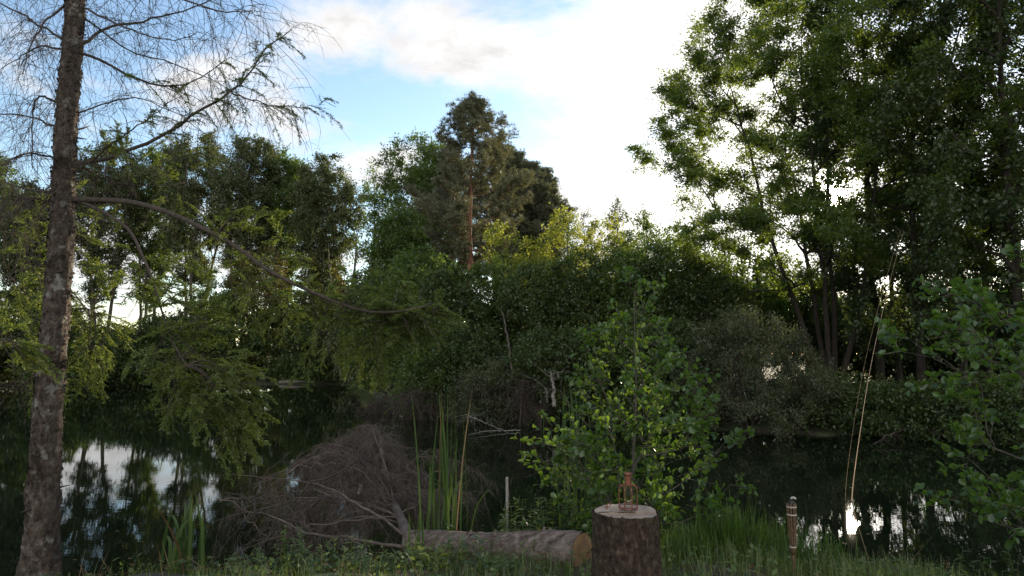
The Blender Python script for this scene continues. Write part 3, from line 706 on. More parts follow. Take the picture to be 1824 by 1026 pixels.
def build_spruce():
    rng = np.random.default_rng(7)
    Y0 = 4.9; bx = xat(70, Y0) ; base = np.array([-3.28, Y0, gz(-3.28, Y0) - .05])
    root = thing('spruce_tree', base, 'tall half-dead spruce with lichened trunk standing on the near left bank', 'tree')
    n = 240; z = np.concatenate([np.linspace(base[2] - .15, 5.4, 220), np.linspace(5.55, 10.5, 20)]); t = np.linspace(0, 1, n)
    rad = np.interp(z, [.2, .42, .6, .9, 1.4, 1.95, 2.7, 3.3, 4.6, 7, 10.5], [.15, .122, .107, .098, .09, .085, .078, .073, .064, .045, .012])
    x = np.interp(z, [0, 1, 2.7, 4.6, 10], [-3.29, -3.28, -3.28, -3.29, -3.29]) + .008 * np.sin(z * 3.1)
    pts = np.stack([x, np.full(n, Y0), z], -1)
    ph = rng.uniform(0, 6, 4)
    bark_n = rng.normal(size=(n, 40)) * .05; bark_n = (bark_n + np.roll(bark_n, 1, 0) + np.roll(bark_n, 2, 0) + .5 * np.roll(bark_n, 1, 1)) / 2.2
    def rough(th, i):
        zz = z[i]
        flare = np.exp(-np.maximum(zz - base[2], 0) * 5) * .25 * (.6 + np.cos(th * 5 + ph[0]))
        cell = bark_n[i, (np.round(th / (2 * pi) * 40).astype(int)) % 40]
        knots = cell + .045 * np.sin(th * 3 + zz * 7 + ph[1]) * np.sin(zz * 5.3) + .03 * np.sin(th * 7 - zz * 23 + ph[2]) + .025 * np.sin(zz * 41 + th * 2)
        return 1 + flare + knots + rng.normal(size=(n, 1)) * .012
    tb = MB(); tube(tb, pts, rad, 40, rough=rough)
    q = 2600; jj = rng.integers(2, 218, q); a = rng.uniform(0, 2 * pi, q); nm = np.stack([np.cos(a), np.sin(a), a * 0], -1); p = pts[jj] + nm * rad[jj][:, None] * rng.uniform(.98, 1.05, q)[:, None]
    leaves(tb, p, np.stack([-np.sin(a), np.cos(a), rng.normal(size=q) * 1.2], -1) + nm * .25, nm, rng.uniform(.012, .04, q), rng.uniform(.01, .026, q), .5, fold=.6)
    for q in range(26):
        j = int(rng.integers(20, 210)); a = rng.uniform(0, 2 * pi); d = np.array([cos(a), sin(a), rng.uniform(-.2, .5)]); p = pts[j] + d * rad[j] * .8; L = rng.uniform(.03, .11)
        tube(tb, [p, p + d * L * .5, p + d * L + rng.normal(size=3) * .008], np.array([.009, .006, .003]), 6)
    tb.build('trunk', M['bark_spruce'], root)
    ii = rng.integers(14, 70, 160); a = rng.uniform(0, 2 * pi, 160)
    # limbs read off the picture: (points, start radius, depth drift, twigs, twig length, droop)
    limbs = [
        ([(146, 78), (190, 50), (260, 36), (330, 18), (400, -8)], .017, .5, 46, .5, .35),
        ([(140, 12), (200, 40), (250, 58), (300, 72), (350, 60)], .011, -.5, 40, .5, .5),
        ([(148, 96), (205, 120), (262, 146), (312, 152), (358, 140), (410, 102)], .014, .2, 46, .45, .7),
        ([(146, 292), (215, 272), (300, 236), (352, 200), (412, 166), (442, 132), (470, 92), (520, 52)], .019, .35, 46, .42, .55),
        ([(140, 306), (200, 255), (250, 222), (312, 176)], .012, -.3, 26, .4, .4),
        ([(412, 166), (460, 182), (520, 192), (578, 186)], .006, .3, 16, .35, .9),
        ([(118, 72), (60, 40), (0, 4), (-60, -30)], .014, .3, 40, .5, .45),
        ([(116, 10), (84, 36), (58, 74), (40, 132)], .013, -.4, 40, .5, .8),
        ([(112, 85), (70, 84), (40, 98), (-10, 130)], .012, .6, 40, .5, .6),
        ([(106, 184), (80, 172), (62, 184), (57, 230), (58, 300)], .013, -.2, 36, .4, .7),
        ([(102, 228), (60, 210), (0, 202), (-50, 206)], .012, .5, 36, .45, .5),
        ([(98, 284), (60, 272), (20, 284), (-30, 312)], .012, -.6, 36, .45, .5),
        ([(94, 342), (50, 338), (0, 322), (-40, 312)], .012, .4, 30, .45, .5),
        ([(92, 358), (40, 352), (-30, 356)], .012, -.3, 30, .45, .6),
        ([(112, 322), (60, 352), (0, 392), (-30, 410)], .009, -.9, 22, .4, .4),
        ([(150, -40), (210, -20), (300, -10), (390, 20), (450, 20)], .014, -.7, 50, .55, .6),
        ([(118, -50), (40, -40), (-40, -10)], .014, .8, 40, .55, .7),
        ([(150, -80), (250, -90), (360, -40), (470, 10)], .014, .9, 50, .6, .7),
        ([(148, 30), (230, 90), (330, 120), (440, 175), (480, 190)], .009, 1.1, 46, .5, .5),
        ([(146, 200), (220, 175), (290, 190), (370, 240)], .008, -1.0, 34, .45, .5)]
    for (pp, r0, drift, ntw, tl, dn) in limbs:
        m = len(pp); P = np.array([at(px, py, Y0 + drift * (k / (m - 1)) * 1.2) for k, (px, py) in enumerate(pp)])
        if 80 < pp[0][0] < 160: P = np.vstack([[(-3.28, Y0, P[0][2] + .01)], P])
        br = catmull(P, 20); br[1:-1] += rng.normal(size=(18, 3)) * .006
        bm = MB(); tube(bm, br, r0 * (1 - .8 * np.linspace(0, 1, 20) ** .8), 7)
        q = dead_twigs(bm, rng, br, int(ntw * .92), tl, .1, dn, 6, r=.0021)
        nb = MB()
        if pp[0] in ((146, 292), (140, 306), (148, 96), (412, 166)):
            k = 30 if pp[0] == (146, 292) else 10
            tt = rng.uniform(.35, .97, k); pos = interp_line(br, tt); D = rng.normal(size=(k, 3)) * .7 + unit(br[-1] - br[0]) * .8 + np.array([0, 0, -.35])
            needle_sprays(nb, bm, rng, pos, D, rng.uniform(.1, .28, k), 6, 20, hang=.4)
        o = bm.build('branch', M['dead_twig'], root); o['label'] = 'bare dead branch with hanging twigs' if not nb.v else 'mostly bare branch with a few sprays of needles'
        if nb.v: nb.build('needles', M['needle'], o)
    # living limbs, drooping and green: limb, spray spots as (px, py, radius px, number)
    live = [
        ([(146, 356), (226, 359), (292, 376), (362, 407), (424, 442), (482, 484), (560, 522), (640, 552), (700, 556), (760, 545)], .025, -.5,
         [(340, 450, 50, 22), (400, 405, 45, 24), (425, 370, 36, 18), (470, 455, 70, 60), (540, 510, 55, 60), (610, 540, 55, 100), (680, 555, 45, 130), (735, 548, 30, 110), (768, 542, 14, 40), (560, 590, 50, 36), (640, 600, 36, 40), (665, 628, 18, 16), (480, 520, 50, 30)]),
        ([(150, 362), (222, 402), (252, 452), (276, 512), (300, 592), (332, 652)], .015, -.9,
         [(230, 470, 60, 40), (290, 520, 50, 60), (340, 560, 60, 70), (330, 620, 60, 80), (380, 650, 45, 70), (300, 670, 45, 60), (360, 700, 50, 60), (405, 700, 25, 34), (395, 760, 26, 40), (385, 720, 30, 30), (270, 610, 45, 40)]),
        ([(150, 300), (190, 320), (240, 330), (300, 330), (330, 325)], .009, .7, [(200, 250, 30, 20), (260, 280, 50, 26), (320, 275, 36, 20), (300, 330, 40, 18), (190, 345, 30, 14), (170, 250, 25, 20)]),
        ([(128, 520), (150, 545), (172, 562)], .008, .5, [(150, 540, 26, 44), (165, 580, 26, 40), (140, 610, 22, 34), (150, 640, 20, 24), (158, 505, 20, 24)]),
        ([(86, 640), (60, 668), (30, 690)], .007, .5, [(45, 684, 26, 30), (75, 668, 20, 24), (60, 640, 24, 16)]),
        ([(92, 470), (40, 480), (-10, 500)], .008, .8, [(40, 470, 50, 50), (70, 510, 40, 40), (20, 520, 40, 40), (60, 560, 40, 34), (30, 430, 40, 34)]),
        ([(-60, 600), (-20, 604), (10, 606)], .007, -1.1, [(4, 608, 20, 40), (-20, 600, 26, 30)]),
        ([(96, 330), (70, 380), (40, 420)], .008, .9, [(70, 395, 45, 40), (30, 385, 40, 30), (75, 350, 40, 26)])]
    for (pp, r0, drift, spots) in live:
        m = len(pp); dpt = lambda f: Y0 + drift * f
        P = np.array([at(px, py, dpt(k / (m - 1))) for k, (px, py) in enumerate(pp)])
        if 80 < pp[0][0] < 160: P = np.vstack([[(-3.28, Y0, P[0][2] + .01)], P])
        br = catmull(P, 24)
        bm = MB(); tube(bm, br, r0 * (1 - .75 * np.linspace(0, 1, 24) ** .8), 8); dead_twigs(bm, rng, br, 14, .3, .15, .6, 4)
        nb = MB(); start = pp[0][0]
        for (px, py, rp, k) in spots:
            f = np.clip((px - pp[0][0]) / (pp[-1][0] - pp[0][0] + 1e-6), 0, 1); Yc = dpt(f); c = at(px, py, Yc) + np.array([0, .14, -.035])
            j = int(np.argmin(np.linalg.norm(br - c, axis=1) + 3 * np.maximum(0, c[2] - br[:, 2]) * 0)); a = br[j]
            # a side limb carries each cloud of sprays
            L = np.linalg.norm(c - a)
            if L > .05:
                t = np.linspace(0, 1, 8)[:, None]; sl = a + (c - a) * t + np.array([0, 0, 1.]) * .22 * L * np.sin(t * pi); tube(bm, sl, .006 * (1 - .6 * t[:, 0]), 5)
            k = int(k * .34); R_ = rp * Yc / F * .9
            pos = c + rng.normal(size=(k, 3)) * R_ * np.array([.55, .5, .5]); D = (pos - a) * .6 + rng.normal(size=(k, 3)) * R_ * np.array([.9, .9, .35]) + np.array([.3 * R_, -.2 * R_, -.12 * R_])
            src = c + (pos - c) * .15
            frusta(bm, src, pos, .0022, .0016, 3)
            needle_sprays(nb, bm, rng, pos, D, rng.uniform(.1, .24, k), 7, 26, hang=.15, W=.005)
        o = bm.build('branch', M['dead_twig'], root); o['label'] = 'living green branch with drooping sprays'; nb.build('needles', M['needle'], o)
build_spruce()

# ------------------------------------------------------------------ stump, log, lantern, torch
def wood_end_mat(name, c0, c1, ring=60):
    m, nt, N, L = newmat(name)
    tc = N.new('ShaderNodeTexCoord'); w = N.new('ShaderNodeTexWave'); w.wave_type = 'RINGS'; w.rings_direction = 'Z'
    w.inputs['Scale'].default_value = ring; w.inputs['Distortion'].default_value = 3.5; w.inputs['Detail'].default_value = 3; w.inputs['Detail Scale'].default_value = 2
    L.new(tc.outputs['Object'], w.inputs[0])
    n = N.new('ShaderNodeTexNoise'); n.inputs['Scale'].default_value = 14; n.inputs['Detail'].default_value = 7; L.new(tc.outputs['Object'], n.inputs[0])
    mx = N.new('ShaderNodeMath'); mx.operation = 'MULTIPLY_ADD'; L.new(w.outputs['Fac'], mx.inputs[0]); mx.inputs[1].default_value = .35; L.new(n.outputs[0], mx.inputs[2])
    col = ramp(N, mx.outputs[0], L, [(.35, c0), (.85, c1)])
    b = N.new('ShaderNodeBsdfPrincipled'); L.new(col, b.inputs['Base Color']); b.inputs['Roughness'].default_value = .85
    bp = N.new('ShaderNodeBump'); bp.inputs['Strength'].default_value = .4; bp.inputs['Distance'].default_value = .004; L.new(mx.outputs[0], bp.inputs['Height']); L.new(bp.outputs[0], b.inputs['Normal'])
    o = N.new('ShaderNodeOutputMaterial'); L.new(b.outputs[0], o.inputs[0]); return m
M['cut_pale'] = wood_end_mat('cut_wood', (.15, .11, .08), (.38, .3, .235))
M['cut_orange'] = wood_end_mat('cut_log_end', (.06, .035, .016), (.24, .14, .062))
M['bark_stump'] = bark_mat('stump_bark', [(.32, (.014, .01, .007)), (.52, (.055, .038, .026)), (.75, (.16, .12, .085))], (40, 40, 22), bump=1.0, patch=((.015, .011, .008), 13, .58, .66), moss=((.07, .075, .03), 9, .62, .74))
M['bark_log'] = bark_mat('log_bark', [(.3, (.04, .03, .024)), (.5, (.13, .1, .083)), (.72, (.28, .225, .195))], (12, 26, 26), bump=.8, patch=((.035, .024, .018), 11, .6, .66))
M['rust'] = bark_mat_simple('rusty_copper', (.22, .085, .05), .55, .6, .4, 90)
M['bamboo'] = bark_mat_simple('bamboo', (.1, .06, .028), .6, 0, .5, 70)
M['twine'] = bark_mat_simple('pale_twine', (.4, .37, .31), .8, 0, .15, 200)
M['tin'] = bark_mat_simple('dark_tin', (.06, .055, .05), .4, .8, .2, 60)
SY = 3.8; SX = xat(1111, SY); STOP = zat(909, SY)
def ngon_disc(mb, ring, centre):
    k = len(ring); mb.add(np.vstack([ring, centre[None]]), np.array([[i, (i + 1) % k, k] for i in range(k)]))
def build_stump():
    rng = np.random.default_rng(21); r = .172; zb = gz(SX, SY) - .06; H = STOP - zb
    root = thing('tree_stump', (SX, SY, zb), 'upright rough-barked stump with pale cracked cut top carrying the wire lantern', 'stump')
    k = 96; n = 46; z = np.linspace(0, H - .004, n)
    pts = np.stack([np.full(n, SX), np.full(n, SY), zb + z], -1); ph = rng.uniform(0, 6, 6); lump = rng.normal(size=(n, k)) * .026
    for _ in range(1): lump = (lump + np.roll(lump, 1, 1) + np.roll(lump, 1, 0)) / 1.9
    def rough(th, i):
        zz = z[i]
        return 1 + .028 * np.sin(th * 3 + ph[0]) + .018 * np.sin(th * 5 + ph[1] + zz * 2) + .014 * np.sin(th * 17 + zz * 11 + ph[2]) * np.sin(zz * 37 + th * 3) + .2 * np.exp(-zz * 4.5) * (1 + .4 * np.cos(th * 4 + ph[3])) + lump
    tb = MB(); tube(tb, pts, np.full(n, r), k, cap=False, rough=rough); 
    # knots and flakes standing proud of the bark
    q = 130; a = rng.uniform(0, 2 * pi, q); hz = rng.uniform(.05, H - .04, q); p = np.stack([SX + r * .99 * np.cos(a), SY + r * .99 * np.sin(a), zb + hz], -1)
    nm = np.stack([np.cos(a), np.sin(a), a * 0], -1); leaves(tb, p, np.stack([-np.sin(a), np.cos(a), rng.normal(size=q) * .8], -1), nm, rng.uniform(.015, .05, q), rng.uniform(.012, .035, q), .5, fold=.5)
    q = 260; a = rng.uniform(0, 2 * pi, q); p = np.stack([SX + r * 1.0 * np.cos(a), SY + r * 1.0 * np.sin(a), STOP - rng.uniform(.008, .03, q)], -1); nm = np.stack([np.cos(a), np.sin(a), a * 0], -1)
    leaves(tb, p, np.stack([-np.sin(a), np.cos(a), rng.normal(size=q) * .5], -1), nm, rng.uniform(.008, .026, q), rng.uniform(.008, .018, q), .5, fold=.6)
    tb.build('bark', M['bark_stump'], root)
    # cut face: two levels with a step and a crack between
    ang = np.arange(k) * 2 * pi / k; R_ = r * (1 + .028 * np.sin(ang * 3 + ph[0]) + .018 * np.sin(ang * 5 + ph[1] + 1) + .004 * rng.normal(size=k)) * .955
    def half(front, dz):
        ys = R_ * np.sin(ang); xs = R_ * np.cos(ang); cutline = -.055 + .02 * xs / r + .006 * np.sin(xs * 60)
        sel = ys < cutline if front else ys >= cutline
        X = xs[sel]; Yv = ys[sel]; A = ang[sel]
        edge_x = np.linspace(-.97 * r, .97 * r, 22); inside = edge_x; ey = -.055 + .02 * edge_x / r + .006 * np.sin(edge_x * 60)
        ok = edge_x ** 2 + ey ** 2 < (r * .985) ** 2; edge = np.stack([edge_x[ok], ey[ok]], -1)
        if front: order = np.argsort(np.mod(A - pi + .5, 2 * pi)); loop = np.vstack([np.stack([X, Yv], -1)[order], edge[::-1]])
        else: order = np.argsort(np.mod(A + .9, 2 * pi)); loop = np.vstack([np.stack([X, Yv], -1)[order], edge])
        m = len(loop); top = np.column_stack([SX + loop[:, 0], SY + loop[:, 1], np.full(m, STOP + dz) + .002 * np.sin(loop[:, 0] * 50)]); bot = top.copy(); bot[:, 2] = STOP - .03
        c = np.array([*loop.mean(0), 0]) + np.array([SX, SY, STOP + dz])
        mb = MB(); mb.add(np.vstack([top, bot]), np.array([[i, (i + 1) % m, m + (i + 1) % m, m + i] for i in range(m)])); ngon_disc(mb, top, c)
        return mb
    mb = half(False, 0); f = half(True, -.010)
    mb.v += f.v; mb.f += [q_ + mb.n for q_ in f.f]; mb.a += f.a; mb.n += f.n
    mb.build('cut_face', M['cut_pale'], root, smooth=False)
    ck = MB(); P = np.array([[SX - .16, SY - .052, STOP + .001], [SX - .08, SY - .045, STOP + .001], [SX - .02, SY - .055, STOP + .001], [SX + .04, SY - .05, STOP + .001]])
    tube(ck, catmull(P, 14), .0022, 5); ck.build('splinter', M['bark_dark'], root)
    hk = MB(); hx, hy = SX - .1, SY + .03
    tube(hk, catmull([(hx, hy, STOP - .005), (hx, hy, STOP + .02), (hx + .012, hy, STOP + .03), (hx + .02, hy - .004, STOP + .016)], 12), .003, 6)
    tube(hk, [(hx - .014, hy + .003, STOP + .012), (hx + .014, hy - .003, STOP + .012)], .003, 6)
    tag(hk.build('bent_nail', M['rust'], origin=(hx, hy, STOP)), 'small rusty bent nail sticking up from the stump top beside the lantern', 'nail')
build_stump()
def build_lantern():
    x, y, z = SX + .012, SY + .0, STOP + .001
    root = thing('wire_lantern', (x, y, z), 'rusty bottle-shaped wire lantern with a clear bulb standing on the stump', 'lantern')
    c = MB(); k = 8; R1 = .052
    def ringp(r, zz, n=28): a = np.linspace(0, 2 * pi, n); return np.stack([x + r * np.cos(a), y + r * np.sin(a), np.full(n, z + zz)], -1)
    for q in range(k):
        a = 2 * pi * q / k + .2; cs = np.array([cos(a), sin(a)])
        prof = [(.030, .004), (R1 * .92, .006), (R1, .018), (R1, .06), (R1, .105), (R1 * .96, .122), (R1 * .75, .131), (.022, .134), (.017, .142)]
        tube(c, catmull([(x + cs[0] * r, y + cs[1] * r, z + h) for r, h in prof], 30), .0023, 6)
    for r, h in ((.03, .004), (R1, .02), (.022, .134)): tube(c, ringp(r, h), .0024, 6, cap=False)
    c.build('wire_cage', M['rust'], root)
    cp = MB(); prof = [(.001, .13), (.0165, .131), (.0175, .138), (.0165, .146), (.0175, .155), (.0165, .163), (.0175, .172), (.0165, .18), (.018, .186), (.02, .19), (.02, .197), (.016, .199), (.001, .199)]
    tube(cp, [(x, y, z + h) for r, h in prof], np.array([r for r, h in prof]), 24); cp.build('cap', M['rust'], root)
    m, nt, N, L = newmat('bulb_glass'); gl = N.new('ShaderNodeBsdfPrincipled'); gl.inputs['Base Color'].default_value = (1, .86, .55, 1); gl.inputs['Transmission Weight'].default_value = 1; gl.inputs['Roughness'].default_value = .05; gl.inputs['IOR'].default_value = 1.2
    o = N.new('ShaderNodeOutputMaterial'); L.new(gl.outputs[0], o.inputs[0])
    b = MB(); prof = [(.0001, .046), (.012, .049), (.021, .06), (.024, .075), (.021, .095), (.015, .112), (.012, .13)]
    pc = catmull([(r, h, 0) for r, h in prof], 22); tube(b, [(x, y, z + q[1]) for q in pc], np.maximum(pc[:, 0], .0002), 24, cap=False); b.build('bulb', m, root)
    fl = MB(); 
    for q in range(4): a = q * pi / 2; tube(fl, [(x + .007 * cos(a), y + .007 * sin(a), z + .065), (x + .005 * cos(a), y + .005 * sin(a), z + .115)], .0012, 5)
    fl.build('filament', M['twine'], root)
    d = MB(); tube(d, [(x, y, z + .03), (x, y, z + .036), (x, y, z + .046)], np.array([.02, .02, .012]), 20); d.build('bulb_holder', M['bamboo'], root)
build_lantern()
def build_log():
    rng = np.random.default_rng(31)
    A = np.array([xat(1034, 4.62), 4.62, 0]); A[2] = zat(986, 4.62); B = np.array([xat(735, 5.55), 5.55, 0]); B[2] = zat(967, 5.55)
    root = thing('felled_log', (*A[:2], gz(*A[:2])), 'felled grey-barked log lying on the bank left of the stump, sawn end facing right', 'log')
    n, k = 70, 56; t = np.linspace(0, 1, n); pts = A + (B - A) * t[:, None]; pts[:, 2] += .01 * np.sin(t * 9); ph = rng.uniform(0, 6, 4); lump = rng.normal(size=(n, k)) * .012
    rad = .132 * (1 - .34 * t)
    tb = MB(); tube(tb, pts, rad, k, cap=False, rough=lambda th, i: 1 + .03 * np.sin(th * 3 + ph[0]) + .02 * np.sin(th * 4 + t[i] * 13) + .02 * np.sin(t[i] * 70 + th * 2) * np.sin(th * 5 + t[i] * 20) + lump)
    q = 60; ii = rng.integers(2, n - 2, q); a = rng.uniform(0, 2 * pi, q); ax = unit(B - A); u = unit(np.cross(ax, [0, 0, 1.])); w = np.cross(u, ax); nm = u * np.cos(a)[:, None] + w * np.sin(a)[:, None]
    leaves(tb, pts[ii] + nm * rad[ii][:, None] * .99, np.tile(ax, (q, 1)) + rng.normal(size=(q, 3)) * .4, nm, rng.uniform(.02, .06, q), rng.uniform(.015, .03, q), .5, fold=.6)
    tb.build('bark', M['bark_log'], root)
    for j, aa in ((14, 1.2), (30, 1.9), (44, .9)):
        nmv = u * cos(aa) + w * sin(aa); kb = MB(); p = pts[j] + nmv * rad[j] * .8; tube(kb, [p, p + nmv * .03, p + nmv * .05], np.array([.02, .014, .009]), 9); kb.build('knot', M['bark_log'], root)
    an = np.arange(k) * 2 * pi / k; e = MB(); ring = (u * np.cos(an)[:, None] + w * np.sin(an)[:, None]) * (rad[0] * (1 + .03 * np.sin(an * 3 + ph[0])))[:, None] * .97
    ngon_disc(e, A + ring - ax * .004, A - ax * .006); e.build('cut_end', M['cut_orange'], root, smooth=False)
    e = MB(); ngon_disc(e, B + ring * .65, B + ax * .01); e.build('cut_end', M['cut_orange'], root, smooth=False)
    return B, unit(B - A)
LOGB, LOGD = build_log()
def build_torch():
    rng = np.random.default_rng(41); Y = 4.4; x = xat(1399, Y); zt = zat(897, Y); zb = gz(x, Y) - .1; sc = Y / F
    root = thing('garden_torch', (x, Y, zb), 'slim bamboo garden torch with pale twine bands standing in the grass', 'garden torch')
    p = MB(); h2 = zat(972, Y); tube(p, [(x, Y, z) for z in np.linspace(zb, h2, 12)], 0.0125, 10, rough=lambda th, i: 1 + .06 * ((i % 4) == 0)); p.build('pole', M['bamboo'], root)
    s = MB()
    for q in range(9):
        a = 2 * pi * q / 9; cs, sn = cos(a), sin(a); hs = np.linspace(h2 - .05, zt, 10); r = np.interp(hs, [h2 - .05, h2, zat(925, Y), zt], [.0135, .015, .023, .025])
        P = np.stack([x + r * cs, Y + r * sn, hs], -1); tube(s, P, np.interp(hs, [h2 - .05, zt], [.0055, .0065]), 6)
    s.build('slats', M['bamboo'], root)
    for py, r in ((902.5, .0315), (916.5, .031), (974, .0215)):
        b = MB(); zz = zat(py, Y); tube(b, [(x, Y, zz - .004), (x, Y, zz - .003), (x, Y, zz + .003), (x, Y, zz + .004)], np.array([r - .003, r, r, r - .003]), 24); b.build('band', M['twine'], root)
    c = MB(); prof = [(.0, .07), (.017, .07), (.019, .0), (.021, -.004), (.018, -.012), (.01, -.016), (.008, -.03), (.001, -.03)]
    tube(c, [(x, Y, zt - h) for r, h in prof], np.array([max(r, .0005) for r, h in prof]), 18); c.build('canister', M['tin'], root)
    w = MB(); tube(w, catmull([(x, Y, zt + .02), (x + .004, Y, zt + .035), (x + .02, Y - .004, zt + .036), (x + .026, Y - .006, zt + .028)], 10), .007, 8); w.build('wick', M['twine'], root)
build_torch()

# ------------------------------------------------------------------ dead brush in the near water (crown of the felled spruce)
def build_brush():
    rng = np.random.default_rng(51)
    P0 = LOGB + np.array([-.02, .1, .0]); tip = at(655, 790, 8.0)
    root = thing('dead_spruce_crown', (*onz(660, 880)[:2], 0), 'brown heap of dead spruce branches slumped in the water behind the log', 'dead brush')
    st = catmull([P0, at(705, 905, 6.5), at(672, 850, 7.3), at(655, 790, 7.9)], 24)
    wb = MB(); tube(wb, st, np.linspace(.05, .012, 24), 8); wb.build('stem', M['brush'], root)
    # boughs: start fraction on the stem and end pixel / depth
    ends = [(395, 925, 6.6), (440, 890, 7.0), (485, 850, 7.2), (500, 854, 7.4), (520, 839, 7.4), (535, 819, 7.7), (560, 817, 8.0), (590, 802, 8.1), (610, 794, 8.2), (634, 776, 8.1), (658, 767, 8.0), (680, 784, 8.0), (705, 812, 7.9),
            (735, 829, 7.6), (762, 855, 7.2), (775, 895, 6.8), (735, 890, 6.6), (585, 900, 6.6), (500, 915, 6.4), (610, 870, 6.7), (650, 844, 6.9), (690, 814, 7.3), (640, 807, 7.5), (590, 829, 7.4), (560, 850, 7.1),
            (610, 827, 8.6), (715, 854, 8.4), (840, 880, 7.0), (860, 850, 7.6), (460, 960, 6.1), (540, 950, 6.1), (420, 985, 5.9), (600, 849, 6.9), (670, 870, 6.5), (665, 797, 7.6), (630, 824, 7.2), (690, 850, 6.9), (720, 870, 6.8)]
    for k, (px, py, Y) in enumerate(ends):
        e = at(px, py, Y); e[2] = max(e[2], .03); j = int(rng.integers(9, 23)) if py < 860 else int(rng.integers(4, 16)); a = st[j]
        t = np.linspace(0, 1, 12)[:, None]; L = np.linalg.norm(e - a); bl = a + (e - a) * t + np.array([0, 0, 1.]) * (.22 * L * np.sin(t * pi)) * (1 if py < 870 else .35) + rng.normal(size=(12, 3)) * .01 * L
        b = MB(); tube(b, bl, .0075 * (1 - .7 * t[:, 0]), 5)
        dead_twigs(b, rng, bl, 30 if px > 540 else 22, .34, .1, .7, 10, r=.0027, curl=1.3)
        dead_twigs(b, rng, bl, 28 if px > 540 else 14, .24, .3, .5, 9, r=.0022, curl=1.6)
        b.build('bough', M['brush'], root)
    for k in range(26):   # snapped sticks lying every way through the heap
        c = at(rng.uniform(430, 770), rng.uniform(830, 950), rng.uniform(6.2, 7.6)); c[2] = max(c[2], .05); a = rng.uniform(0, pi); d = np.array([cos(a), sin(a) * .6, rng.uniform(-.1, .55)]); L = rng.uniform(.2, .6)
        t = np.linspace(-1, 1, 9)[:, None]; sl = c + d * L * t + rng.normal(size=(9, 3)) * .02; sl[:, 2] = np.maximum(sl[:, 2], .01); b = MB(); tube(b, sl, rng.uniform(.004, .009) * (1 - .3 * t[:, 0]), 5)
        dead_twigs(b, rng, sl, 12, .2, .1, .3, 4, r=.002); b.build('bough', M['dead_twig' if k % 2 else 'brush'], root)
build_brush()
def dead_branch(name, label, cat, pts, r, n, tl, seed, mat='dead_twig', down=.2, group=None):
    rng = np.random.default_rng(seed); P = np.array(pts); br = catmull(P, 24); br[1:-1] += rng.normal(size=(22, 3)) * r * .4
    b = MB(); tube(b, br, r * (1 - .8 * np.linspace(0, 1, 24)), 7); dead_twigs(b, rng, br, n, tl, .2, down, 4, r=max(.002, r * .16))
    return tag(b.build(name, M[mat], origin=P[0]), label, cat, group)
GB = 'dead branches lying in and beside the pond'
dead_branch('dead_branch', 'long bare curved branch reaching left over the water from the log', 'dead branch', [at(742, 968, 5.6), at(650, 905, 6.0), at(560, 862, 6.4), at(410, 845, 6.8)], .013, 26, .3, 61, 'brush', .3, GB)
dead_branch('dead_branch', 'forked grey branch lying low along the bank in front of the brush heap', 'dead branch', [at(735, 975, 5.5), at(640, 962, 5.7), at(540, 948, 5.9), at(500, 925, 6.0), at(415, 903, 6.4)], .015, 26, .3, 62, 'brush', .2, GB)
dead_branch('dead_branch', 'bleached bare branch slanting out of the water behind the reeds', 'dead branch', [onz(905, 772), at(860, 752, 13.2), at(828, 738, 13.0)], .022, 10, .4, 63, 'driftwood', .0, GB)
dead_branch('dead_branch', 'second bleached branch lying flat on the water behind the reeds', 'dead branch', [onz(912, 770) + np.array([.2, .2, .03]), onz(870, 772) + np.array([0, 0, .05]), onz(835, 778) + np.array([0, 0, .05])], .016, 8, .3, 64, 'driftwood', .0, GB)
dead_branch('dead_branch', 'pale dead branches trailing into water under the right bank', 'dead branch', [onz(1690, 790) + np.array([0, 0, .15]), onz(1620, 782) + np.array([0, 0, .25]), onz(1555, 796) + np.array([0, 0, .05])], .035, 16, .5, 65, 'dead_twig', .3, GB)
dead_branch('dead_branch', 'dark drooping dead branch at the water edge under the willow shrub', 'dead branch', [onz(1500, 770) + np.array([0, 0, .3]), onz(1440, 768) + np.array([0, 0, .3]), onz(1400, 774) + np.array([0, 0, .02])], .04, 16, .6, 66, 'dead_twig', .2, GB)
GS = 'broken snags at the far water edge'
for k, (px, p1, p2, Y, r, lab) in enumerate([(987, 712, 663, 18.2, .06, 'thick pale broken snag left of the foreground sapling'), (975, 705, 688, 18.5, .04, 'short pale stub beside the thick broken snag'), (1000, 700, 640, 18.9, .03, 'thin dark snag behind the thick broken snag')]):
    dead_branch('snag', lab, 'snag', [at(px, p1 + 12, Y), at(px - 2, (p1 + p2) / 2, Y), at(px - 6, p2, Y)], r, 5, .5, 70 + k, 'driftwood', .0, GS)
dead_branch('dead_tree', 'thin pale leaning dead tree standing at the middle thicket edge', 'tree', [at(916, 690, 19.4), at(907, 620, 19.4), at(899, 575, 19.5), at(893, 545, 19.8)], .045, 5, .5, 75, 'bark_grey', .1)
def dead_scrub(label, px0, px1, top, Y, n, seed, group):
    rng = np.random.default_rng(seed); c = (px0 + px1) / 2; b0 = np.array([xat(c, Y), Y, max(gz(xat(c, Y), Y), 0) - .05]); mb = MB(); t = np.linspace(0, 1, 10)[:, None]
    for k in range(n):
        e = at(rng.uniform(px0, px1), top + rng.uniform(0, 60), Y + rng.uniform(-1, 1)); s = b0 + np.array([rng.uniform(-.4, .4) * (px1 - px0) * Y / F, rng.uniform(-.6, .6), 0])
        bl = s + (e - s) * t + np.array([0, 0, 1.]) * .12 * np.linalg.norm(e - s) * np.sin(t * pi); tube(mb, bl, .02 * (1 - .8 * t[:, 0]), 4); dead_twigs(mb, rng, bl, 34, .9, .1, .5, 6, r=.006)
    tag(mb.build('dead_scrub', M['dead_twig'], origin=b0), label, 'dead shrub', group)
GD = 'leafless scrub along the far water edge'
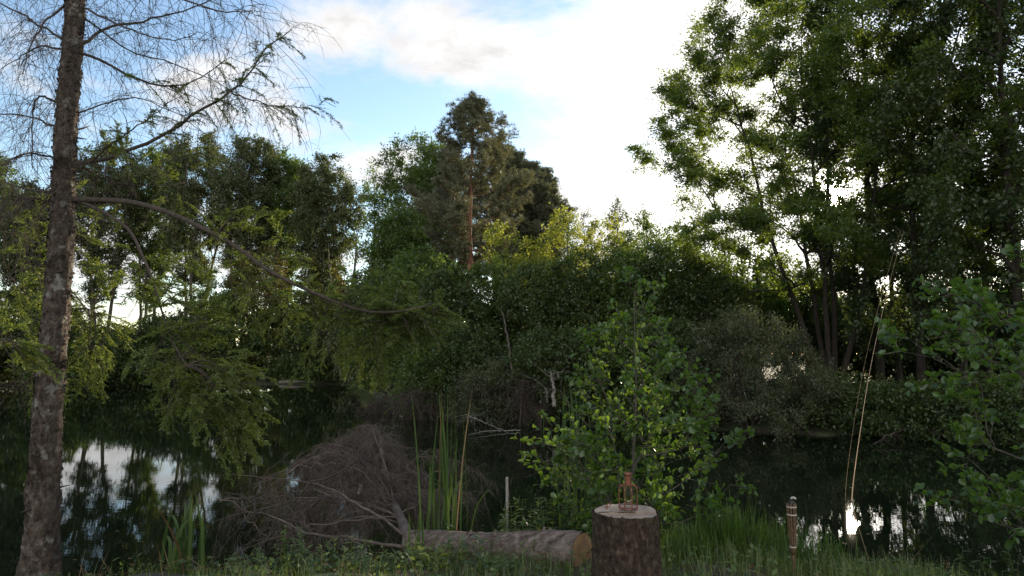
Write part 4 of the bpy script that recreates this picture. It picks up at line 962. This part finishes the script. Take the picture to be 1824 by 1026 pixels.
dead_scrub('leafless brown scrub at the water edge between far landing and thicket', 655, 740, 680, 22.5, 8, 81, GD)
dead_scrub('leafless brown scrub hanging over the water below the pine', 700, 800, 680, 20.6, 9, 82, GD)
dead_scrub('tangled dead roots and twigs beside the small grey willow shrub', 915, 970, 670, 18.8, 8, 83, GD)
# log raft and grassy landing across the pond
b = MB(); rng = np.random.default_rng(85)
for q in range(3):
    p = onz(497 + q * 6, 684 - q * 3); e = onz(560 + q * 22, 684 - q * 3); b = MB(); tube(b, catmull([p + np.array([0, q * .25, .1 + .1 * q]), (p + e) / 2 + np.array([0, q * .25, .16 + .1 * q]), e + np.array([0, q * .25, .1 + .08 * q])], 10), .14 - .02 * q, 8)
    tag(b.build('fallen_trunk', M['driftwood'], origin=p), ['pale fallen trunk lowest by the water at the grassy far landing', 'pale fallen trunk in the middle of three at the far landing', 'longest pale fallen trunk of three, furthest from the water at the landing'][q], 'log', 'pale trunks at the far landing')

# ------------------------------------------------------------------ near plants
def sapling(name, label, seed, base, H, env, n, mind, cr, ntw, nlf, L, lean=(0, 0), stems=1, spread_=0, extra=None):
    return tree(name, 'sapling', label, None, seed, base, H, env, n, mind, .017, cr, ntw, nlf, L, L * .74, 'alder', 'bark_grey', stems=stems, spread_=spread_, droop=.1, up=.4, out=1.3, shape='round', minz=.06, lean=lean,
                rtip=.0026, k=6, rise=.45, shell=.35, seg=.12, lspread=.05, topf=1.0)
Yb = 5.6; xb = xat(1128, Yb); bz = gz(xb, Yb)
sapling('alder_sapling', 'leafy young alder with a pointed top standing right behind the stump', 507, (xb, Yb, bz), zat(492, Yb) - bz,
        [(.06, .4), (.2, .74), (.36, .72), (.5, .58), (.62, .42), (.76, .27), (.88, .13), (1, .02)], 135, .12, .24, 4, 9, .047)
Yr = 4.3; xr = xat(1905, Yr); br_ = gz(xr, Yr)
sapling('alder_sapling', 'leafy young alder leaning in from the right picture edge', 502, (xr, Yr, br_), zat(425, Yr) - br_,
        [(.08, .5), (.25, .6), (.42, .74), (.55, .66), (.7, .86), (.85, .5), (1, .2)], 130, .14, .24, 3, 10, .054, stems=3, spread_=.06)

def blades(label, seed, px, Y, n, topy, spread_, wid, cat='reeds', name='reed_clump', tips=0, group=None, lean=.25, dead=0):
    rng = np.random.default_rng(seed); x0 = xat(px, Y); z0 = max(gz(x0, Y), -.1); Hm = zat(topy, Y) - z0
    root = thing(name, (x0, Y, z0), label, cat, group)
    def clump(n, hs, lean, w):
        mb = MB(); u = np.linspace(0, 1, 12)
        for k in range(n):
            h = Hm * hs(); a = rng.uniform(0, 2 * pi); p = np.array([x0 + rng.normal() * spread_, Y + rng.normal() * spread_, z0 - .03]); o = np.array([cos(a), sin(a), 0]); ln = abs(rng.normal()) * lean
            bend = (rng.random() < .22) * rng.uniform(.3, .7)
            C = p + o * (h * ln * u ** 1.8)[:, None] + np.array([0, 0, 1.]) * (h * (u - bend * np.maximum(0, u - .6) ** 2 * 3.0))[:, None] + o * (h * bend * np.maximum(0, u - .6) * .5)[:, None]
            ww = w * rng.uniform(.7, 1.15) * np.minimum(1, (1 - u) * 3.2 + .03) * .5; yaw = rng.uniform(0, pi); sd = np.array([cos(yaw), sin(yaw), 0]) if k % 2 else np.array([1, 0, 0]); nmv = np.array([0, -1, 0]) * .3
            V = np.stack([C - sd * ww[:, None], C + nmv * ww[:, None], C + sd * ww[:, None]], 1).reshape(-1, 3); i = np.arange(11)[:, None] * 3
            mb.add(V, np.vstack([i + np.array([[0, 1, 4, 3]]), i + np.array([[1, 2, 5, 4]])]), rng.random())
        return mb
    clump(n, lambda: rng.uniform(.5, 1.0), lean, wid).build('blades', M['reed'], root)
    if dead:
        o = clump(dead, lambda: rng.uniform(.55, 1.0), lean * 1.3, wid * .8).build('dead_blades', M['deadblade'], root); o['label'] = 'withered orange-brown blades'
    return root
GR = 'clumps of reeds along the near bank'
blades('clump of broad upright reed blades at the bottom left by the water', 601, 342, 4.75, 18, 868, .055, .026, group=GR, lean=.16, dead=1)
blades('tall reed clump with browned tips standing behind the log', 602, 792, 5.55, 30, 672, .1, .013, group=GR, lean=.12, dead=2)
blades('short reed tuft growing against the left part of the log', 603, 752, 5.1, 10, 865, .045, .014, group=GR, lean=.16)
blades('dark reed clump between the leafy weeds and the alder sapling', 604, 1035, 5.75, 16, 712, .09, .015, group=GR, lean=.14, dead=1)
blades('dark reed clump standing in the water by the thick broken snag', 605, 1012, 16.5, 16, 668, .3, .035, group=GR, lean=.1)
def tussock(label, seed, px, Y, n, ln, group=None, mat='sedge'):
    rng = np.random.default_rng(seed); x0 = xat(px, Y); z0 = gz(x0, Y); N_ = n; u = np.linspace(0, 1, 9)
    a = rng.uniform(0, 2 * pi, N_); L = ln * rng.uniform(.5, 1.15, N_); out = rng.uniform(.1, .75, N_)
    p = np.stack([x0 + rng.normal(size=N_) * .1, Y + rng.normal(size=N_) * .1, np.full(N_, z0 - .02)], -1); o = np.stack([np.cos(a), np.sin(a), a * 0], -1)
    hor = out[:, None] * (u + .6 * u ** 2)[None] * .62; ver = (u[None] * (1 - .25 * out[:, None]) - (.62 * out[:, None]) * u[None] ** 2.3)
    C = p[:, None] + o[:, None] * (L[:, None] * hor)[..., None] + np.array([0, 0, 1.]) * (L[:, None] * ver)[..., None]
    sd = np.stack([-np.sin(a), np.cos(a), a * 0], -1); w = .0042 * rng.uniform(.6, 1.2, N_)[:, None] * np.minimum(1, (1 - u) * 2.5 + .06)[None]
    V = np.stack([C - sd[:, None] * w[..., None] * .7, C + sd[:, None] * w[..., None] * .7], 2).reshape(-1, 3)
    b = (np.arange(N_) * 18)[:, None, None] + (np.arange(8) * 2)[None, :, None]; f = (b + np.array([[[0, 1, 3, 2]]])).reshape(-1, 4)
    mb = MB(); mb.add(V, f, np.repeat(rng.random(N_), 8)); tag(mb.build('sedge_tussock', M[mat], origin=(x0, Y, z0)), label, 'sedge', group)
GT = 'arching sedge tussocks on the right bank'
tussock('large arching sedge tussock right of the stump', 611, 1290, 5.0, 1500, .52, GT)
tussock('arching sedge tussock between the large one and the garden torch', 612, 1362, 5.15, 700, .5, GT)
tussock('thin sedge tussock right behind the garden torch', 613, 1440, 4.9, 380, .4, GT)
tussock('small sedge tussock close to the right side of the stump', 614, 1215, 4.8, 450, .32, GT)

def weed(label, seed, px, Y, topy, nst, sp, L, group, leaf='weed', dens=1.0):
    rng = np.random.default_rng(seed); x0 = xat(px, Y); z0 = gz(x0, Y); H = max(.08, zat(topy, Y) - z0)
    root = thing('weed_plant', (x0, Y, z0), label, 'weed', group); lb = MB()
    for k in range(nst):
        h = H * rng.uniform(.55, 1.0); a = rng.uniform(0, 2 * pi); p = np.array([x0 + rng.normal() * sp, Y + rng.normal() * sp * .8, z0 - .02]); u = np.linspace(0, 1, 8)[:, None]; o = np.array([cos(a), sin(a), 0])
        st = p + np.array([0, 0, 1.]) * h * u + o * h * .25 * rng.random() * u ** 2; sb = MB(); tube(sb, st, .0028 * (1 - .6 * u[:, 0]), 5); sb.build('stem', M['weed'], root)
        m = int((10 + h * 46) * dens); t = rng.uniform(.15, 1, m); q = interp_line(st, t); b = rng.uniform(0, 2 * pi, m)
        d = np.stack([np.cos(b), np.sin(b), rng.uniform(.1, .9, m)], -1); nm = np.stack([-np.cos(b) * .3, -np.sin(b) * .3, np.ones(m)], -1) + rng.normal(size=(m, 3)) * .25
        ll = L * 1.15 * (1.15 - .55 * t) * rng.uniform(.6, 1.25, m); leaves(lb, q, d, nm, ll, ll * .34, np.clip(rng.random(m) * .6 + .4 * t ** 2, 0, 1), 'lance')
    lb.build('leaves', M[leaf], root)
GW = 'leafy weeds along the near bank'
weeds = [(395, 4.9, 985, 3, .05, .06, 'weed', 'small pale weed right beside the bottom-left reed blades'),
         (455, 4.85, 970, 6, .07, .06, 'weed', 'low weed on the bank left of the yellow-tipped tall weed'),
         (520, 4.95, 930, 8, .07, .075, 'weed', 'tall yellow-tipped weed at the bank edge before the brush heap'),
         (560, 4.75, 955, 8, .08, .07, 'weed', 'leafy weed just right of the yellow-tipped tall weed'),
         (625, 4.9, 950, 8, .09, .07, 'weed', 'spreading weed in front of the low forked branch'),
         (690, 4.8, 968, 8, .09, .06, 'weed', 'low leafy weed in front of the left end of the log'),
         (770, 4.75, 958, 8, .08, .07, 'weed', 'leafy weed in front of the tall reed clump'),
         (815, 4.75, 925, 5, .05, .075, 'ivy', 'broad dark-leaved weed rising against the middle of the log'),
         (870, 4.65, 975, 8, .09, .055, 'weed', 'low weed before the log, right of the broad-leaved one'),
         (908, 4.55, 985, 8, .08, .05, 'weed', 'low leafy weed before the right half of the log'),
         (968, 4.5, 1000, 6, .07, .045, 'weed', 'lowest weed before the sawn end of the log'),
         (728, 4.95, 952, 6, .07, .06, 'weed', 'leafy weed half covering the thin left end of the log'),
         (930, 5.7, 855, 5, .06, .075, 'weed', 'upright yellowish weed behind the log beside the thin stake'),
         (895, 5.6, 880, 4, .06, .07, 'weed', 'reddish-tipped thin weed behind the middle of the log'),
         (985, 5.5, 860, 9, .1, .08, 'broad', 'dense nettle-like weed behind the right end of the log'),
         (1020, 5.3, 885, 9, .09, .09, 'broad', 'dark broad-leaved weed tucked behind the sawn log end'),
         (1180, 5.2, 880, 8, .1, .08, 'broad', 'leafy weed behind the right side of the stump'),
         (1235, 5.4, 900, 7, .1, .07, 'broad', 'leafy weed between the alder sapling and the large sedge tussock'),
         (1460, 4.75, 985, 7, .09, .06, 'weed', 'bright green weed just right of the garden torch'),
         (1570, 4.9, 985, 5, .06, .06, 'weed', 'small upright weed silhouetted under the sun glint'),
         (1640, 4.9, 985, 6, .08, .06, 'weed', 'low weed at the bottom right of the glinting water'),
         (1730, 4.7, 960, 8, .1, .075, 'broad', 'leafy weed under the leaning right alder'),
         (120, 4.6, 1002, 4, .08, .06, 'deadblade', 'withered brownish weed at the foot of the spruce')]
for k, (px, Y, ty, ns, sp, L, lf, lab) in enumerate(weeds): weed(lab, 630 + k, px, Y, ty, ns, sp, L, GW, lf)
b = MB(); x = xat(903, 5.8); tube(b, [(x, 5.8, gz(x, 5.8) - .1), (x + .003, 5.8, .5), (x, 5.8, zat(850, 5.8))], .011, 8)
tag(b.build('stake', M['bark_pale'], origin=(x, 5.8, gz(x, 5.8))), 'thin pale wooden stake upright in the bank behind the log', 'stake')

def ground_grass():
    rng = np.random.default_rng(71); N_ = 42000
    x = rng.uniform(-4.2, 5.2, N_ * 2); y = rng.uniform(3.4, 7.0, N_ * 2); z = ground_z(x, y)
    den = .5 + .5 * np.sin(x * 2.1 + 1) * np.sin(y * 3.3 + x) ; den = np.where(x < -1.9, den * .25, den); den = np.where((x > .8) & (x < 3.2), den + .35, den)
    keep = (z > .1) & (rng.random(N_ * 2) < den * .55); x, y, z = x[keep], y[keep], z[keep]; n = len(x)
    a = rng.uniform(0, 2 * pi, n); h = rng.uniform(.05, .2, n) * (1 + .15 * (x > .8)); u = np.linspace(0, 1, 5); ln = rng.uniform(.1, .7, n)
    p = np.stack([x, y, z - .01], -1); o = np.stack([np.cos(a), np.sin(a), a * 0], -1)
    C = p[:, None] + o[:, None] * ((h * ln)[:, None] * u ** 1.7)[..., None] + np.array([0, 0, 1.]) * (h[:, None] * (u - .4 * ln[:, None] * u ** 2))[..., None]
    sd = np.stack([-np.sin(a), np.cos(a), a * 0], -1); w = .003 * rng.uniform(.6, 1.3, n)[:, None] * (1 - u * .93)[None]
    V = np.stack([C - sd[:, None] * w[..., None], C + sd[:, None] * w[..., None]], 2).reshape(-1, 3)
    b = (np.arange(n) * 10)[:, None, None] + (np.arange(4) * 2)[None, :, None]
    mb = MB(); mb.add(V, (b + np.array([[[0, 1, 3, 2]]])).reshape(-1, 4), np.repeat(np.clip(rng.random(n), 0, 1), 4))
    # low leafy cover between the blades
    m = 9000; x = rng.uniform(-3.6, 5, m); y = rng.uniform(3.6, 6.4, m); z = ground_z(x, y); k = (z > .12) & (rng.random(m) < np.where(x < -1.8, .25, .8)); x, y, z = x[k], y[k], z[k]; m = len(x)
    d = rng.normal(size=(m, 3)); d[:, 2] = abs(d[:, 2]) * .4; nm = rng.normal(size=(m, 3)) * .4; nm[:, 2] += 1
    leaves(mb, np.stack([x, y, z + rng.uniform(.01, .13, m)], -1), d, nm, rng.uniform(.02, .055, m), rng.uniform(.012, .03, m), rng.random(m) * .8)
    mb.build('grass', M['grass'])['kind'] = 'stuff'
    m = 4200; x = rng.uniform(-3.6, 5, m); y = rng.uniform(3.6, 6.6, m); z = ground_z(x, y); k = z > .08; x, y, z = x[k], y[k], z[k]; m = len(x); mb = MB()
    d = rng.normal(size=(m, 3)); d[:, 2] = abs(d[:, 2]) * .5; long = rng.random(m) < .45; nm = rng.normal(size=(m, 3)) * .4; nm[:, 2] += 1
    leaves(mb, np.stack([x, y, z + rng.uniform(.0, .06, m)], -1), d, nm, np.where(long, rng.uniform(.1, .3, m), rng.uniform(.02, .05, m)), np.where(long, .004, .022), rng.random(m))
    mb.build('leaf_litter', M['deadblade'])['kind'] = 'stuff'
    # long grass on the far landing
    n = 9000; px = rng.uniform(490, 665, n); d = rng.uniform(.1, 5, n); yy = far_edge(px) + d + .3; xx = (px - 912) / F * yy; zz = ground_z(xx, yy)
    dr = rng.normal(size=(n, 3)) * .35; dr[:, 2] += 1; mb = MB(); leaves(mb, np.stack([xx, yy, zz], -1), dr, rng.normal(size=(n, 3)), rng.uniform(.3, .8, n), .05, rng.random(n))
    mb.build('grass', M['grass'])['kind'] = 'stuff'
ground_grass()

def pond_scraps():
    rng = np.random.default_rng(91); n = 900
    x = rng.uniform(-14, 12, n); d = np.abs(rng.normal(size=n)); y = np.where(rng.random(n) < .5, near_edge(np.clip(x, -9, 9)) + .15 + d * 1.2, far_edge(912 + F * x / 20) - .2 - d * 3); k = (ground_z(x, y) < -.01) & (y > 5.5); x, y = x[k], y[k]; n = len(x)
    dr = rng.normal(size=(n, 3)); dr[:, 2] = 0; mb = MB(); leaves(mb, np.stack([x, y, np.full(n, .006)], -1), dr, np.tile([0, 0, 1.], (n, 1)), rng.uniform(.02, .07, n), rng.uniform(.012, .03, n), rng.random(n), fold=.1)
    mb.build('floating_leaves', M['deadblade'])['kind'] = 'stuff'
pond_scraps()
# bright streak over the right-hand water, built as two thin pale strands
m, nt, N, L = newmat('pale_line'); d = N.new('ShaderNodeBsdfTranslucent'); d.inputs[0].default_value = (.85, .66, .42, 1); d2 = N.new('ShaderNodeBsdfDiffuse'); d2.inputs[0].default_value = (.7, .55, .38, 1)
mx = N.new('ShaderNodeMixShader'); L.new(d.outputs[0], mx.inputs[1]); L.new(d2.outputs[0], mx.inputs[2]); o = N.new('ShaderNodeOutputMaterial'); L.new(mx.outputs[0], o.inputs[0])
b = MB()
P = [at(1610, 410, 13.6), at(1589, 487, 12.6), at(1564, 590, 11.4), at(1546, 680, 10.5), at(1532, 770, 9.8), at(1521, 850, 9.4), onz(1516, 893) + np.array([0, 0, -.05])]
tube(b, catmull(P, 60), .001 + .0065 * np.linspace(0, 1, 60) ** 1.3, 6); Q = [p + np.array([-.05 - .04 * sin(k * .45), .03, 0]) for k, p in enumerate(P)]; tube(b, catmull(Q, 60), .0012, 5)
tag(b.build('pale_strands', m, origin=P[-1]), 'two thin pale strands curving down to the water before the right trees', 'line')
